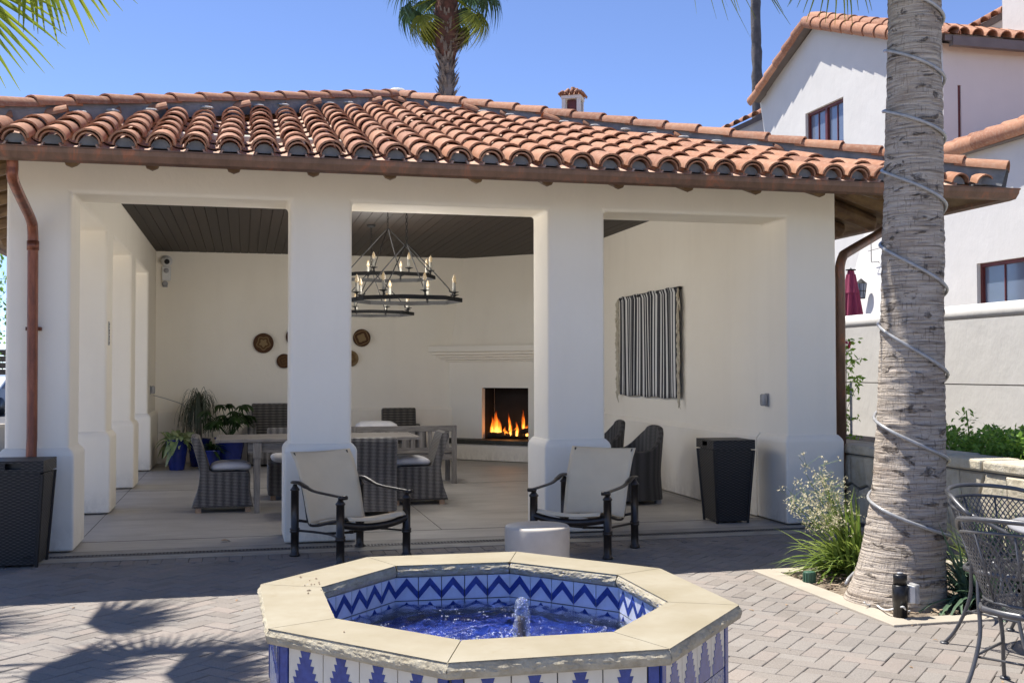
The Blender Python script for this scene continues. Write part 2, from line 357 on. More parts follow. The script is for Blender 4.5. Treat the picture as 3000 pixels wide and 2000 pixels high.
# ------------------------------------------------------------ ground
XL, XR, T, YB = -1.985, 5.883, 0.57, 9.265
OP = [(-1.465, .398), (.953, 2.821), (3.390, 5.329)]     # front openings
ZT = 3.095; PZ = .845; PP = .048
SLABY = -.56
m = MB(); m.box(-400, 400, -60, 400, -.5, -.06)
g = struct(m.build('ground', pm('far_ground', (.20, .18, .16), (.14, .13, .11), .2, .95, 0, world=True)))
m = MB(); m.box(XL - .6, XR + .25, SLABY, 10.4, -.05, .0)
slab = struct(m.build('concrete_floor', Mt['concrete']))
m = MB()
for x in (-1.455, 1.885, 5.2): m.box(x - .003, x + .003, .56, 9.2, -.01, .0015)
for y in (.535, 4.9): m.box(XL - .5, XR + .2, y - .0022, y + .0022, -.01, .0022)
m.box(XL - .5, XR + .2, -.02, -.012, -.01, .0015)
m.build('control_joint', Mt['joint'], slab)
m = MB(); m.box(XL - .6, XR + .25, -.345, -.245, -.02, .0016)
dr = m.build('drain_channel', Mt['joint'], slab)
m = MB()
for i in range(int((XR + .2 - XL + .5) / .03)):
    x = XL - .5 + i * .03; m.box(x, x + .016, -.335, -.255, -.002, .006)
m.box(XL - .6, XR + .25, -.348, -.336, -.002, .007); m.box(XL - .6, XR + .25, -.254, -.242, -.002, .007)
stuff(m.build('drain_grate', metal('grate_metal', (.11, .11, .115), .5, .3), dr))
m = MB(); m.box(XL - .6, XR + .25, SLABY, -.35, -.02, .004); m.box(XL - .6, XR + .25, -.24, -.03, -.02, .003)
m.build('edge_band', Mt['band_concrete'], slab)

# pavers: 45 degree herringbone, 0.215 x 0.1075
m = MB(); m.box(-14, 14, -14, SLABY, -.09, -.016)
patio = struct(m.build('patio', Mt['joint']))
m = MB(); m.box(-40, 30, -40, -9.5, -.05, -.004); m.box(-40, -5.6, -9.49, SLABY, -.05, -.004); m.box(9.05, 30, -9.49, SLABY, -.05, -.004)
m.build('far_paving', pm('pale_bounce_paving', (.52, .475, .41), (.46, .42, .36), 1.2, .85, .2, 50, world=True), patio)  # out of view; made pale to bounce light onto the pavilion front
PL = [3.82, 7.6, -4.17, -2.26]       # planter outer
a = .1075
def paver_mesh(L, Wd, name):
    g_ = .0016; x, y = L / 2 - g_, Wd / 2 - g_; b = .0035
    vs = [(-x, -y, -.03), (x, -y, -.03), (x, y, -.03), (-x, y, -.03), (-x, -y, -b), (x, -y, -b), (x, y, -b), (-x, y, -b),
          (-x + b, -y + b, 0), (x - b, -y + b, 0), (x - b, y - b, 0), (-x + b, y - b, 0)]
    fs = [(8, 9, 10, 11)]
    for j in (0, 4):
        for i in range(4): fs.append((j + i, j + (i + 1) % 4, j + 4 + (i + 1) % 4, j + 4 + i))
    return vs, fs
pv, pf = paver_mesh(2 * a, a, 'paver')
mm = MB(); mm.add(pv, pf); paver_me = mm.mesh('paver', Mt['paver'])
cand = []
OCT = [(0, 0)] * 8
ca, sa = math.cos(PI / 4), math.sin(PI / 4)
camxy = Vector((0, -10.108)); fwd2 = Vector((math.sin(yaw), math.cos(yaw)))
def vis_ground(x, y):
    d = Vector((x, y)) - camxy; dd = d.dot(fwd2)
    if dd < 3.2: return None
    r = d.x * fwd2.y - d.y * fwd2.x
    return (abs(r) / dd) , dd
N = 95
seen = set()
for i in range(-N, N):
    for j in range(-N, N):
        # herringbone unit: horizontal brick at cells (i,j),(i+1,j) where (i-j)%4==0 ; vertical at (i,j),(i,j+1) where (i-j)%4==2... 
        k = (i - j) % 4
        if k == 0: cx_, cy_, ang = (i + 1) * a, (j + .5) * a, 0
        elif k == 3: cx_, cy_, ang = (i + .5) * a, (j + 1) * a, PI / 2
        else: continue
        x = cx_ * ca - cy_ * sa + .9; y = cx_ * sa + cy_ * ca - 5.0
        if y > SLABY - .235 + .02 or y < -9.5 or x < -5.5 or x > 9: continue
        if PL[0] + .105 < x < PL[1] and PL[2] + .105 < y < PL[3] - .105: continue
        cand.append((x, y, ang + PI / 4))
# sort by nearness among those in view
def score(p):
    q = vis_ground(p[0], p[1])
    if q is None or q[0] > .475: return 99
    if (Vector((p[0], p[1])) - Vector((1.12, -5.03))).length < 1.0: return 60 + q[1]
    # rows hidden below the frame
    if 1.55 / q[1] > .335: return 70
    # hidden behind the fountain
    return q[1]
cand.sort(key=score)
rest = MB()
for n_, (x, y, an) in enumerate(cand):
    zz = rnd.uniform(-.003, .002); tx, ty = rnd.uniform(-.012, .012), rnd.uniform(-.012, .012)
    if n_ < 265 and score(cand[n_]) < 50:
        link('paver', paver_me, patio, loc=(x, y, zz), rot=(tx, ty, an + rnd.uniform(-.012, .012)))
    else:
        rest.add(pv, pf, Matrix.Translation((x, y, zz)) @ Matrix.Rotation(an + rnd.uniform(-.012, .012), 4, 'Z') @ Matrix.Rotation(tx, 4, 'X'))
# soldier course along the slab (individual)
n_ = 0
x = XL - .55
while x < XR + .2:
    if 1: rest.add(pv, pf, Matrix.Translation((x, SLABY - .1085, rnd.uniform(-.002, .001))) @ Matrix.Rotation(PI / 2, 4, 'Z'))
    x += .1075
stuff(rest.build('paver', Mt['paver'], patio))

# ------------------------------------------------------------ pavilion
pav = thing('pavilion', 'open cream stucco pavilion with square columns and a red clay tile hip roof', 'pavilion')
m = MB()
zt = 3.68
pts = [(XL, 0)] 
poly = [(XL, 0), (OP[0][0], 0), (OP[0][0], ZT), (OP[0][1], ZT), (OP[0][1], 0), (OP[1][0], 0), (OP[1][0], ZT), (OP[1][1], ZT), (OP[1][1], 0),
        (OP[2][0], 0), (OP[2][0], ZT), (OP[2][1], ZT), (OP[2][1], 0), (XR, 0), (XR, zt), (XL, zt)]
m.prism([(x, z + (.015 if z == 0 else 0)) for x, z in poly], lambda p: (p[0], 0, p[1]), lambda p: (p[0], T, p[1]))
m.build('front_wall', Mt['stucco'], pav, bevel=.035, seg=4)
m = MB(); x0, x1 = XL + .003, -1.462; Y = [T - .06, 2.60, 3.10, 5.25, 5.80, 7.89, 9.85]
poly = [(Y[0], ZT + .001), (Y[1], ZT + .001), (Y[1], .015), (Y[2], .015), (Y[2], ZT), (Y[3], ZT), (Y[3], .015), (Y[4], .015), (Y[4], ZT), (Y[5], ZT), (Y[5], .015), (Y[6], .015), (Y[6], zt - .003), (Y[0], zt - .003)]
m.prism(poly, lambda p: (x0, p[0], p[1]), lambda p: (x1, p[0], p[1]))
m.build('side_wall', Mt['stucco'], pav, bevel=.03, seg=3)
m = MB(); m.box(x1 + .002, XR - .004, YB, 9.846, 0, zt - .005); m.build('back_wall', Mt['stucco'], pav)
m = MB(); m.box(5.331, XR - .002, T - .05, YB + .1, .015, zt - .004); m.build('side_wall', Mt['stucco'], pav)
def plinth(x0, x1, y0, y1, name='plinth', p=PP):
    m = MB(); m.box(x0 - p, x1 + p, y0 - p, y1 + p, .014, PZ)
    m.frustum((x0 - p, x1 + p, y0 - p, y1 + p, PZ), (x0 - .004, x1 + .004, y0 - .004, y1 + .004, PZ + .055))
    bm = bmesh.new(); me = m.mesh(name, Mt['stucco']); bm.from_mesh(me); bmesh.ops.remove_doubles(bm, verts=bm.verts, dist=.0005)
    # drop inner duplicate caps
    bm.faces.ensure_lookup_table()
    bmesh.ops.delete(bm, geom=[f for f in bm.faces if abs(f.calc_center_median().z - PZ) < 1e-4], context='FACES')
    bmesh.ops.recalc_face_normals(bm, faces=bm.faces); bm.to_mesh(me); bm.free()
    return link(name, me, pav, bevel=.022, seg=3)
plinth(XL, OP[0][0], 0, T); plinth(OP[0][1], OP[1][0], 0, T); plinth(OP[1][1], OP[2][0], 0, T); plinth(OP[2][1], XR, 0, T)
plinth(x0, x1, Y[1], Y[2]); plinth(x0, x1, Y[3], Y[4])
m = MB(); plinth(x0, x1, Y[5], 9.8)
m = MB(); m.box(5.331 - PP, 5.335, T + PP + .004, 8.2, .014, PZ); m.frustum((5.331 - PP, 5.335, T + PP + .004, 8.2, PZ), (5.329, 5.335, T + PP + .004, 8.2, PZ + .055)); m.build('baseboard', Mt['stucco'], pav)
m = MB(); m.box(x1 + PP + .004, 3.6, YB - PP, YB + .01, .014, PZ + .02); m.frustum((x1 + PP + .004, 3.6, YB - PP, YB + .01, PZ + .02), (x1 + PP + .004, 3.6, YB - .002, YB + .01, PZ + .075)); m.build('baseboard', Mt['stucco'], pav)
m = MB(); m.box(XR - .03, XR + PP, T + PP + .004, 9.8, .014, PZ - .002); m.build('baseboard', Mt['stucco'], pav)
# ceiling planks
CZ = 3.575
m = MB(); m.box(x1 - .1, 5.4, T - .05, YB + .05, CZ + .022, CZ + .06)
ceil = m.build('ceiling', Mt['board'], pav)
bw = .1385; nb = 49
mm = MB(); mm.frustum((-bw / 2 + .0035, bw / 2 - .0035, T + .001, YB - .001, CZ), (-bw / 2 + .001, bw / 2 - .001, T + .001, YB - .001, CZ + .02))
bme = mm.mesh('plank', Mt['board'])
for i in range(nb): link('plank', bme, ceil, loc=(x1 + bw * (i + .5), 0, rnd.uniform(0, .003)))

# ---- roof
OVF, OVS = 1.05, 1.19
EX0, EX1, EY0, EY1 = XL - OVS, XR + OVS - .06, -OVF, 9.85 + OVF
ZE, SL = 3.315, .328
xc = (EX0 + EX1) / 2; hw = (EX1 - EX0) / 2; ZA = ZE + SL * hw
roof = thing('roof', '', ''); roof.parent = pav; del roof['label']; del roof['category']
A1 = (xc, EY0 + hw, ZA); A2 = (xc, EY1 - hw, ZA)
def deckz(v, o): return (v[0], v[1], v[2] + o)
C = [(EX0, EY0, ZE), (EX1, EY0, ZE), (EX1, EY1, ZE), (EX0, EY1, ZE)]
m = MB()
vs = [deckz(v, -.075) for v in C] + [deckz(A1, -.075), deckz(A2, -.075)] + [deckz(v, -.11) for v in C] + [deckz(A1, -.11), deckz(A2, -.11)]
fs = [(0, 1, 4), (1, 2, 5, 4), (2, 3, 5), (3, 0, 4, 5), (6, 10, 7), (7, 10, 11, 8), (8, 11, 9), (9, 11, 10, 6), (0, 6, 7, 1), (1, 7, 8, 2), (2, 8, 9, 3), (3, 9, 6, 0)]
m.add(vs, fs); m.build('roof_deck', Mt['eave_wood'], roof)
SPC = .2675; EXP = .42
cs = math.sqrt(1 + SL * SL)
def shell(r0, r1, L, th, n=9, up=True, sc_=1.0, droop=0.0):
    """half pipe along +y; r0 at y=0 (low end), r1 at the top end"""
    m = MB(); vs = []; k = n + 1
    for y, r in ((0, r0), (L, r1)):
        for rr in (r, r - th):
            for i in range(k):
                an = PI * i / n; vs.append((math.cos(an) * rr, y, math.sin(an) * rr * sc_ * (1 if up else -1)))
    f = []
    for i in range(n):
        f += [(i, i + 1, 2 * k + i + 1, 2 * k + i), (k + i, 3 * k + i, 3 * k + i + 1, k + i + 1), (i, k + i, k + i + 1, i + 1)]
    f += [(0, 2 * k, 3 * k, k), (n, k + n, 3 * k + n, 2 * k + n)]
    m.add(vs, f); return m
rot_s = math.atan(SL)
cover = shell(.116, .095, .49, .017, sc_=.86); cover_me = cover.mesh('roof_tile', Mt['tile'], True)
def sharp(me, ang=40):
    me.set_sharp_from_angle(angle=math.radians(ang)); return me
sharp(cover_me)
pan_me = sharp(shell(.080, .095, .455, .014, up=False, sc_=.6).mesh('pan_tile', Mt['pan'], True))
under_me = sharp(shell(.092, .08, .20, .013).mesh('eave_tile', Mt['tile'], True))
ncol = int((EX1 - EX0) / SPC); xs0 = (EX0 + EX1) / 2 - SPC * ncol / 2
stf = MB(); cnt = 0; tops = []
m_cl = MB()
for i in range(ncol + 1):
    x = -1.725 + SPC * (i - 5)
    if x < EX0 + .1 or x > EX1 - .1: continue
    lim = min(x - EX0, EX1 - x)            # plan distance available up to the hip
    r = 0
    while True:
        s = r * EXP / cs
        if s > lim - .46: break
        L = EXP
        z = ZE + SL * s + .006
        jx, jr = rnd.uniform(-.008, .008), rnd.uniform(-.025, .025)
        link('roof_tile', cover_me, roof, loc=(x + jx, EY0 - .035 + s, z + .018), rot=(rot_s - .035 + rnd.uniform(-.02, .014), rnd.uniform(-.03, .03), jr)); cnt += 1
        r += 1
    tops.append((x, lim))
    link('eave_tile', under_me, roof, loc=(x, EY0 - .03, ZE + .004), rot=(rot_s, 0, rnd.uniform(-.02, .02)))
    # grey closure under the first tile
    m_cl = MB(); vs = [(x + .076 * math.cos(PI * q / 8), EY0 + .015, ZE - .0 + .076 * math.sin(PI * q / 8)) for q in range(9)]
    vs += [(v[0], v[1] + .1, v[2]) for v in vs]
    m_cl.add(vs, [tuple(range(9)), tuple(range(9, 18))[::-1]] + [(q, q + 1, q + 10, q + 9) for q in range(8)] + [(0, 9, 17, 8)])
    m_cl.build('eave_closure', Mt['mortar'], roof)
    xp = x + SPC / 2; limp = min(xp - EX0, EX1 - xp); r = 0
    while True:
        s = r * EXP / cs
        if s > limp - .44: break
        link('pan_tile', pan_me, roof, loc=(xp, EY0 - .05 + s, ZE + SL * s - .005), rot=(rot_s - .03, 0, rnd.uniform(-.01, .01)))
        r += 1
# side and back slopes, hardly seen: joined
def slope_stuff(origin, u, v, length, limf, nm):
    mb = MB(); n_ = int(length / SPC)
    for i in range(n_):
        p = (i + .5) * SPC; lim = limf(p); r = 0
        while r * EXP / cs < lim - .15:
            s = r * EXP / cs
            o = Vector(origin) + Vector(u) * p + Vector(v) * s
            Mx = Matrix((Vector(u), Vector(v), Vector((0, 0, 1)))).transposed().to_4x4(); Mx.translation = (o.x, o.y, ZE + SL * s + .015)
            mb.add(cover.v, cover.f, Mx @ Matrix.Rotation(rot_s - .035, 4, 'X'))
            r += 1
    stuff(mb.build('roof_tile', Mt['tile'], roof))
Ly = EY1 - EY0
slope_stuff((EX1 + .03, EY0, 0), (0, 1, 0), (-1, 0, 0), Ly, lambda p: min(p, Ly - p, hw), 'r')
slope_stuff((EX0 - .03, EY1, 0), (0, -1, 0), (1, 0, 0), Ly, lambda p: min(p, Ly - p, hw), 'l')
# hips: mortar bed + cap tiles
def hip(a_, b_, n_caps=None, extra=0.0):
    a_, b_ = Vector(a_), Vector(b_); d = (b_ - a_); L = d.length; d.normalize()
    side = d.cross(Vector((0, 0, 1))).normalized(); upv = side.cross(d).normalized()
    m = MB(); k = 40
    def pt(t, w, h):
        p = a_ + d * (t * L) + side * w + upv * h; p += side * (noise.noise(p * 3) * .012) * (1 if h > .05 else 0)
        return tuple(p)
    prof = [(.125, -.03), (.100, .08), (.075, .145), (-.075, .145), (-.100, .08), (-.125, -.03)]
    m.grid(lambda u, v: pt(u, *prof[int(round(v * 5))]), k, 5)
    m.build('hip_mortar', Mt['mortar'], roof)
    Mx = Matrix((side, d, upv)).transposed().to_4x4()
    nc = int(L / .40)
    cap_me = hipcap
    for i in range(nc + 1):
        p = a_ + d * (i * .40) + upv * .133
        if i * .40 + .2 > L: break
        o = link('ridge_tile', cap_me, roof); Mq = Mx @ Matrix.Rotation(-.035, 4, 'X') @ Matrix.Rotation(rnd.uniform(-.03, .03), 4, 'Y'); Mq.translation = p
        o.matrix_local = Mq
hipcap = sharp(shell(.128, .108, .47, .018, sc_=.8).mesh('ridge_tile', Mt['tile'], True))
up_ = Vector((0, 0, .0))
hip((EX1 + .03, EY0 - .03, ZE), A1); hip((EX0 - .03, EY0 - .03, ZE), A1); hip(A1, A2)
m = MB(); m.lathe([(.001, 0), (.12, .0), (.13, .08), (.09, .13), (.001, .145)], 12, (A1[0], A1[1], ZA + .10)); m.build('ridge_cement', Mt['mortar_white'], roof, smooth=True)
for i, (x, lim) in enumerate(tops):
    if rnd.random() < .55 and lim > .8:
        s = lim - .20; m = MB(); m.lathe([(.001, 0), (.05, .005), (.035, .028), (.001, .035)], 8)
        o = link('mortar_dab', m.mesh('mortar_dab', Mt['mortar_white'], True), roof, loc=(x + rnd.uniform(-.03, .03), EY0 + s, ZE + SL * s + .085)); o.scale = (1.5, .8, .8)
# gutters
def gutter(p0, p1, out, name='gutter'):
    p0, p1, out = Vector(p0), Vector(p1), Vector(out)
    prof = [(0.0, 0), (.0, -.05), (.02, -.088), (.06, -.105), (.095, -.09), (.115, -.045), (.122, 0), (.132, .0), (.132, -.009), (.126, -.012), (.120, -.047), (.10, -.096), (.06, -.112), (.016, -.095), (-.006, -.05), (-.006, 0)]
    m = MB(); n = len(prof); vs = []
    for p, k in ((p0, 0), (p1, 1)):
        vs += [tuple(p + out * a_ + Vector((0, 0, b_)) + (((p1 - p0).normalized() * a_) * (1 if k else -1))) for a_, b_ in prof]
    m.add(vs, [(i, (i + 1) % n, n + (i + 1) % n, n + i) for i in range(n)]); return m.build(name, Mt['copper'], roof)
GZ = 3.272
gutter((EX0 - .0, EY0 - .0, GZ), (EX1, EY0 - .0, GZ), (0, -1, 0)); gutter((EX1 + .0, EY0, GZ - .004), (EX1 + .0, EY1, GZ - .004), (1, 0, 0)); gutter((EX0 - .0, EY0, GZ - .004), (EX0 - .0, EY1, GZ - .004), (-1, 0, 0))
# vigas (round rafter tails)
rx = [-2.05, -1.33, -.725, -.092, .546, 1.185, 1.925, 2.555, 3.21, 3.867, 4.535, 5.18, 5.78, 6.4]
for x in rx:
    m = MB(); s0 = .10; z0 = ZE + SL * s0 - .135
    m.tube([(x, EY0 + s0, z0), (x, EY0 + s0 + .012, z0), (x, T + .3, ZE + SL * (T + .3 - EY0) - .15)], [.056, .062, .062], 8)
    m.build('rafter', Mt['eave_wood'], roof)
for i in range(15):
    y = .12 + i * .66; m = MB(); s0 = .22
    m.tube([(EX1 - s0, y, ZE + SL * s0 - .20), (EX1 - s0 - .012, y, ZE + SL * s0 - .20), (XR - .2, y, ZE + SL * (EX1 - XR + .2) - .20)], [.078, .086, .086], 12)
    m.build('rafter', Mt['eave_wood'], roof)
    m = MB(); m.tube([(EX0 + s0, y, ZE + SL * s0 - .20), (XL + .2, y, ZE + SL * (XL - EX0 + .2) - .20)], .085, 10); m.build('rafter', Mt['eave_wood'], roof)
# downspouts
m = MB(); pth = smooth_path([(-1.745, -1.02, 3.24), (-1.746, -1.01, 3.13), (-1.748, -.94, 3.02), (-1.752, -.25, 2.84), (-1.752, -.13, 2.76), (-1.752, -.105, 2.62)], 5) + [Vector((-1.745, -.105, .99)), Vector((-1.745, -.125, .90)), Vector((-1.745, -.135, .03))]
m.tube(pth, .043, 14); m.build('downspout', Mt['copper_pipe'], pav, True)
m = MB(); m.tube([(-1.752, -.105, 2.58), (-1.752, -.105, 2.66)], .049, 14); m.box(-1.81, -1.69, -.08, 0.0, 1.9, 1.93); m.build('pipe_coupling', Mt['copper_pipe'], pav, True)
m = MB(); m.tube([(5.972, .09, .03)] + smooth_path([(5.972, .08, 2.5), (5.972, .08, 2.62), (6.03, .12, 2.73), (6.15, .22, 2.79), (7.0, .9, 3.12), (7.1, 1.0, 3.2)], 5), .05, 14); m.build('downspout', Mt['copper'], pav, True)

# ------------------------------------------------------------ fireplace (part of the pavilion), local frame: x along the face, y into the corner
FO = Vector((3.553, 8.864, 0)); fdir = Vector((1.122, -1.049, 0)).normalized(); fan = math.atan2(fdir.y, fdir.x)
fire = bpy.data.objects.new('fireplace', None); col.objects.link(fire); fire.parent = pav; fire.location = FO; fire.rotation_euler = (0, 0, fan)
m = MB()
# breast: face at y=.30, opening u .416-1.344, z .36-1.255
u0, u1, f0, dp = -.40, 2.16, .30, .55
m.box(u0, .416, f0, f0 + dp, 0, 1.72); m.box(1.344, u1, f0, f0 + dp, 0, 1.72); m.box(.416, 1.344, f0, f0 + dp, 1.255, 1.72); m.box(.416, 1.344, f0, f0 + dp, 0, .285)
m.build('breast', Mt['stucco'], fire)
m = MB(); vs = [(-.36, f0 + .02, 2.0), (2.12, f0 + .02, 2.0), (2.3, 1.5, 2.0), (-.6, 1.5, 2.0), (-.14, f0 + .18, CZ), (1.9, f0 + .18, CZ), (2.1, 1.5, CZ), (-.35, 1.5, CZ)]
m.add(vs, [(0, 1, 5, 4), (1, 2, 6, 5), (2, 3, 7, 6), (3, 0, 4, 7), (0, 3, 2, 1), (4, 5, 6, 7)]); m.build('chimney_hood', Mt['stucco'], fire)
m = MB()
for (e, z0_, z1_) in ((.30, 1.885, 1.995), (.24, 1.835, 1.885), (.17, 1.79, 1.835), (.115, 1.75, 1.79), (.05, 1.715, 1.75)):
    m.box(u0 - e * .45, u1 + e * .45, f0 - e, f0 + .3, z0_, z1_)
m.build('mantel', Mt['stucco'], fire, bevel=.012, seg=2)
m = MB(); m.box(0 - .2, 1.96, .003, f0 + .2, .012, .285); m.build('hearth_base', Mt['stucco'], fire)
for i in range(4):
    m = MB(); m.box(-.24 + i * .56 + .003, -.24 + (i + 1) * .56 - .003, -.04, f0 + .28, .288, .362); m.build('hearth_slab', Mt['hearth'], fire, bevel=.006)
m = MB(); d_ = .42
m.box(.416 - .05, 1.344 + .05, f0 + d_ + .02, f0 + d_ + .09, .3, 1.3); m.box(.38, .414, f0 + .14, f0 + d_ + .03, .3, 1.3); m.box(1.346, 1.39, f0 + .14, f0 + d_ + .03, .3, 1.3)
m.box(.416, 1.344, f0 + .05, f0 + d_ + .03, 1.24, 1.27); m.box(.416, 1.344, f0 + .0, f0 + d_ + .03, .30, .366)
m.box(.418, .424, f0 + .10, f0 + d_, .366, 1.25); m.box(1.336, 1.342, f0 + .10, f0 + d_, .366, 1.25)
m.build('firebox', Mt['soot'], fire)
Mfire = Matrix.Translation(FO) @ Matrix.Rotation(fan, 4, 'Z')
def flame_mat():
    t = NT('flame'); tc = t.n('ShaderNodeTexCoord'); sp = t.n('ShaderNodeSeparateXYZ'); t.l(tc.outputs['UV'], sp.inputs[0])
    c = t.ramp(sp.outputs[1], [(0, (1.0, .45, .09)), (.45, (1.0, .22, .02)), (1, (.65, .06, .005))])
    e = t.n('ShaderNodeEmission'); t.l(c, e.inputs[0])
    nz = t.noise(t.world((30, 30, 9)), 1.2, 3)
    st = t.math('MULTIPLY', t.math('SUBTRACT', 1.15, sp.outputs[1]), t.math('MULTIPLY', nz, 2.1)); t.l(st, e.inputs[1])
    tr = t.n('ShaderNodeBsdfTransparent'); mx = t.n('ShaderNodeMixShader')
    edge = t.math('MULTIPLY', t.math('SINE', t.math('MULTIPLY', sp.outputs[0], PI)), t.math('SUBTRACT', 1.0, t.math('MULTIPLY', sp.outputs[1], .75)))
    t.l(t.math('MINIMUM', t.math('MULTIPLY', edge, t.math('MULTIPLY', nz, 2.4)), 1.0), mx.inputs[0]); t.l(tr.outputs[0], mx.inputs[1]); t.l(e.outputs[0], mx.inputs[2])
    t.l(mx.outputs[0], t.t.nodes['Material Output'].inputs[0]); return t.m
fm = flame_mat()
fl = thing('fire', 'orange log fire burning inside the corner fireplace', 'fire', FO, fan)
for (x, y, h, w_) in ((.56, .42, .34, .10), (.60, .50, .44, .11), (.68, .46, .30, .08), (.74, .52, .17, .06), (.86, .5, .40, .055), (.93, .42, .20, .08), (1.0, .46, .17, .07), (1.06, .40, .26, .08), (1.16, .47, .46, .07), (1.12, .52, .25, .06), (1.24, .44, .22, .06), (1.27, .52, .30, .05), (.82, .44, .12, .10), (.50, .48, .14, .05)):
    for k in range(2):
        ph = rnd.uniform(0, 6); m = MB(); an = k * PI / 2 + rnd.uniform(-.3, .3)
        def fn(u, v):
            ww = w_ * (math.sin(PI * (v * .82 + .18)) ** .8) * (1 - v * .3); o = math.sin(v * 5 + ph) * .025 * v
            return (x + o + (u - .5) * 2 * ww * math.cos(an) * .6, y + (u - .5) * 2 * ww * math.sin(an) * .6, .42 + h * v * (1 - .12 * abs(u - .5)))
        m.grid(fn, 4, 10, lambda u, v: (u, v)); m.build('flame', fm, fl)
fl_l = bpy.data.lights.new('fire_light', 'POINT'); fl_l.energy = .5; fl_l.color = (1, .45, .15); fl_l.shadow_soft_size = .12
lo = bpy.data.objects.new('fire_glow', fl_l); col.objects.link(lo); lo.parent = fl; lo.location = (.9, .42, .62)
for i, (a_, b_, r_, lab) in enumerate((((.48, .40, .42), (1.24, .52, .43), .055, 'long charred log lying across the front of the fire'), ((.62, .55, .43), (1.30, .40, .52), .05, 'charred log crossing on top of the others in the fire'), ((.50, .58, .43), (1.0, .44, .47), .045, 'short charred log at the left back of the fire'))):
    m = MB(); P0 = Vector(a_); P1 = Vector(b_)
    m.tube([P0 + (P1 - P0) * k / 8 + Vector((0, rnd.uniform(-.008, .008), rnd.uniform(-.008, .008))) for k in range(9)], [r_ * rnd.uniform(.85, 1.1) for _ in range(9)], 9)
    o = m.build('log', Mt['log'], None, True); o.location = FO; o.rotation_euler = (0, 0, fan); tag(o, lab, 'log')

# ------------------------------------------------------------ chandeliers
def chandelier(loc, label, rz=.2):
    R = .55; t_ = thing('chandelier', label, 'chandelier', loc, rz, 'iron ring chandeliers')
    m = MB(); n = 8; Rv = R / math.cos(PI / n); h = .022; th = .004
    ro = [(Rv * math.cos(2 * PI * (j + .5) / n), Rv * math.sin(2 * PI * (j + .5) / n)) for j in range(n)]
    def ring(k, z): return [(x * k, y * k, z) for x, y in ro]
    vs = ring(1, -h) + ring(1, h) + ring(1 - .012, h) + ring(1 - .012, -h)
    m.add(vs, [(q * n + j, q * n + (j + 1) % n, ((q + 1) % 4) * n + (j + 1) % n, ((q + 1) % 4) * n + j) for q in range(4) for j in range(n)])
    m.build('ring', Mt['iron'], t_)
    for j in range(n):
        an = 2 * PI * j / n; x, y = R * math.cos(an), R * math.sin(an)
        m = MB(); m.lathe([(.007, -.01), (.007, .05), (.02, .06), (.048, .068), (.05, .072), (.001, .07)], 12, (x, y, 0)); dp_ = m.build('drip_pan', Mt['iron'], t_, True)
        m = MB(); m.lathe([(.017, .07), (.017, .17), (.001, .172)], 10, (x, y, 0)); cd = m.build('candle', candle_m, t_, True)
        m = MB(); m.lathe([(.006, .172), (.02, .185), (.022, .205), (.013, .235), (.001, .26)], 8, (x, y, 0)); m.build('bulb', bulb_m, cd, True)
    zt_ = .60
    for j in range(4):
        an = 2 * PI * (j + .5) / 4; x, y = (R - .02) * math.cos(an), (R - .02) * math.sin(an)
        m = MB(); m.tube(smooth_path([(0.01 * math.cos(an), .01 * math.sin(an), zt_), (x * .87, y * .87, .14), (x * .93, y * .93, .085), (x * .98, y * .98, .075), (x, y, .05), (x * .985, y * .985, .03)], 4), .0065, 6); m.build('rod', Mt['iron'], t_)
        m = MB(); m.tube([(x + .018 * math.cos(q) * math.cos(an), y + .018 * math.cos(q) * math.sin(an), .03 + .018 * math.sin(q)) for q in [k * PI / 4 for k in range(9)]], .005, 5, False); m.build('hook_ring', Mt['iron'], t_)
    top = CZ - loc[2]; m = MB(); z = zt_; k = 0
    while z < top - .05:
        L = .045; c_, s_ = (1, 0) if k % 2 else (0, 1)
        m.tube([(c_ * .012 * math.cos(q), s_ * .012 * math.cos(q), z + L / 2 + L * .55 * math.sin(q)) for q in [w * PI / 4 for w in range(9)]], .0035, 4, False)
        z += L * .85; k += 1
    m.build('chain', Mt['iron'], t_)
    ld = bpy.data.lights.new('room_fill_light', 'POINT'); ld.energy = 14; ld.color = (1, .96, .91); ld.shadow_soft_size = .45  # fill lamp added to brighten the room, not a lit candle
    lo_ = bpy.data.objects.new('room_fill', ld); col.objects.link(lo_); lo_.parent = t_; lo_.location = (0, 0, .2)
    m = MB(); m.lathe([(.001, top - .04), (.05, top - .03), (.065, top - .004), (.065, top + .0)], 16); m.build('canopy', Mt['iron'], t_, True)
candle_m = pm('candle_sleeve', (.42, .40, .34), None, 5, .6, 0); bulb_m = pm('frosted_bulb', (.42, .30, .15), (.50, .45, .36), 30, .3, 0)
bulb_m.node_tree.nodes['Principled BSDF'].inputs['Emission Color'].default_value = (1, .68, .3, 1); bulb_m.node_tree.nodes['Principled BSDF'].inputs['Emission Strength'].default_value = .04
chandelier((1.675, 1.51, 2.305), 'nearest of the three black iron ring chandeliers, low and widest in view')
chandelier((1.72, 3.45, 2.715), 'middle black iron ring chandelier, hung higher than the other two', .35)
chandelier((1.70, 5.11, 2.345), 'farthest black iron ring chandelier, lowest in the photo', .28)

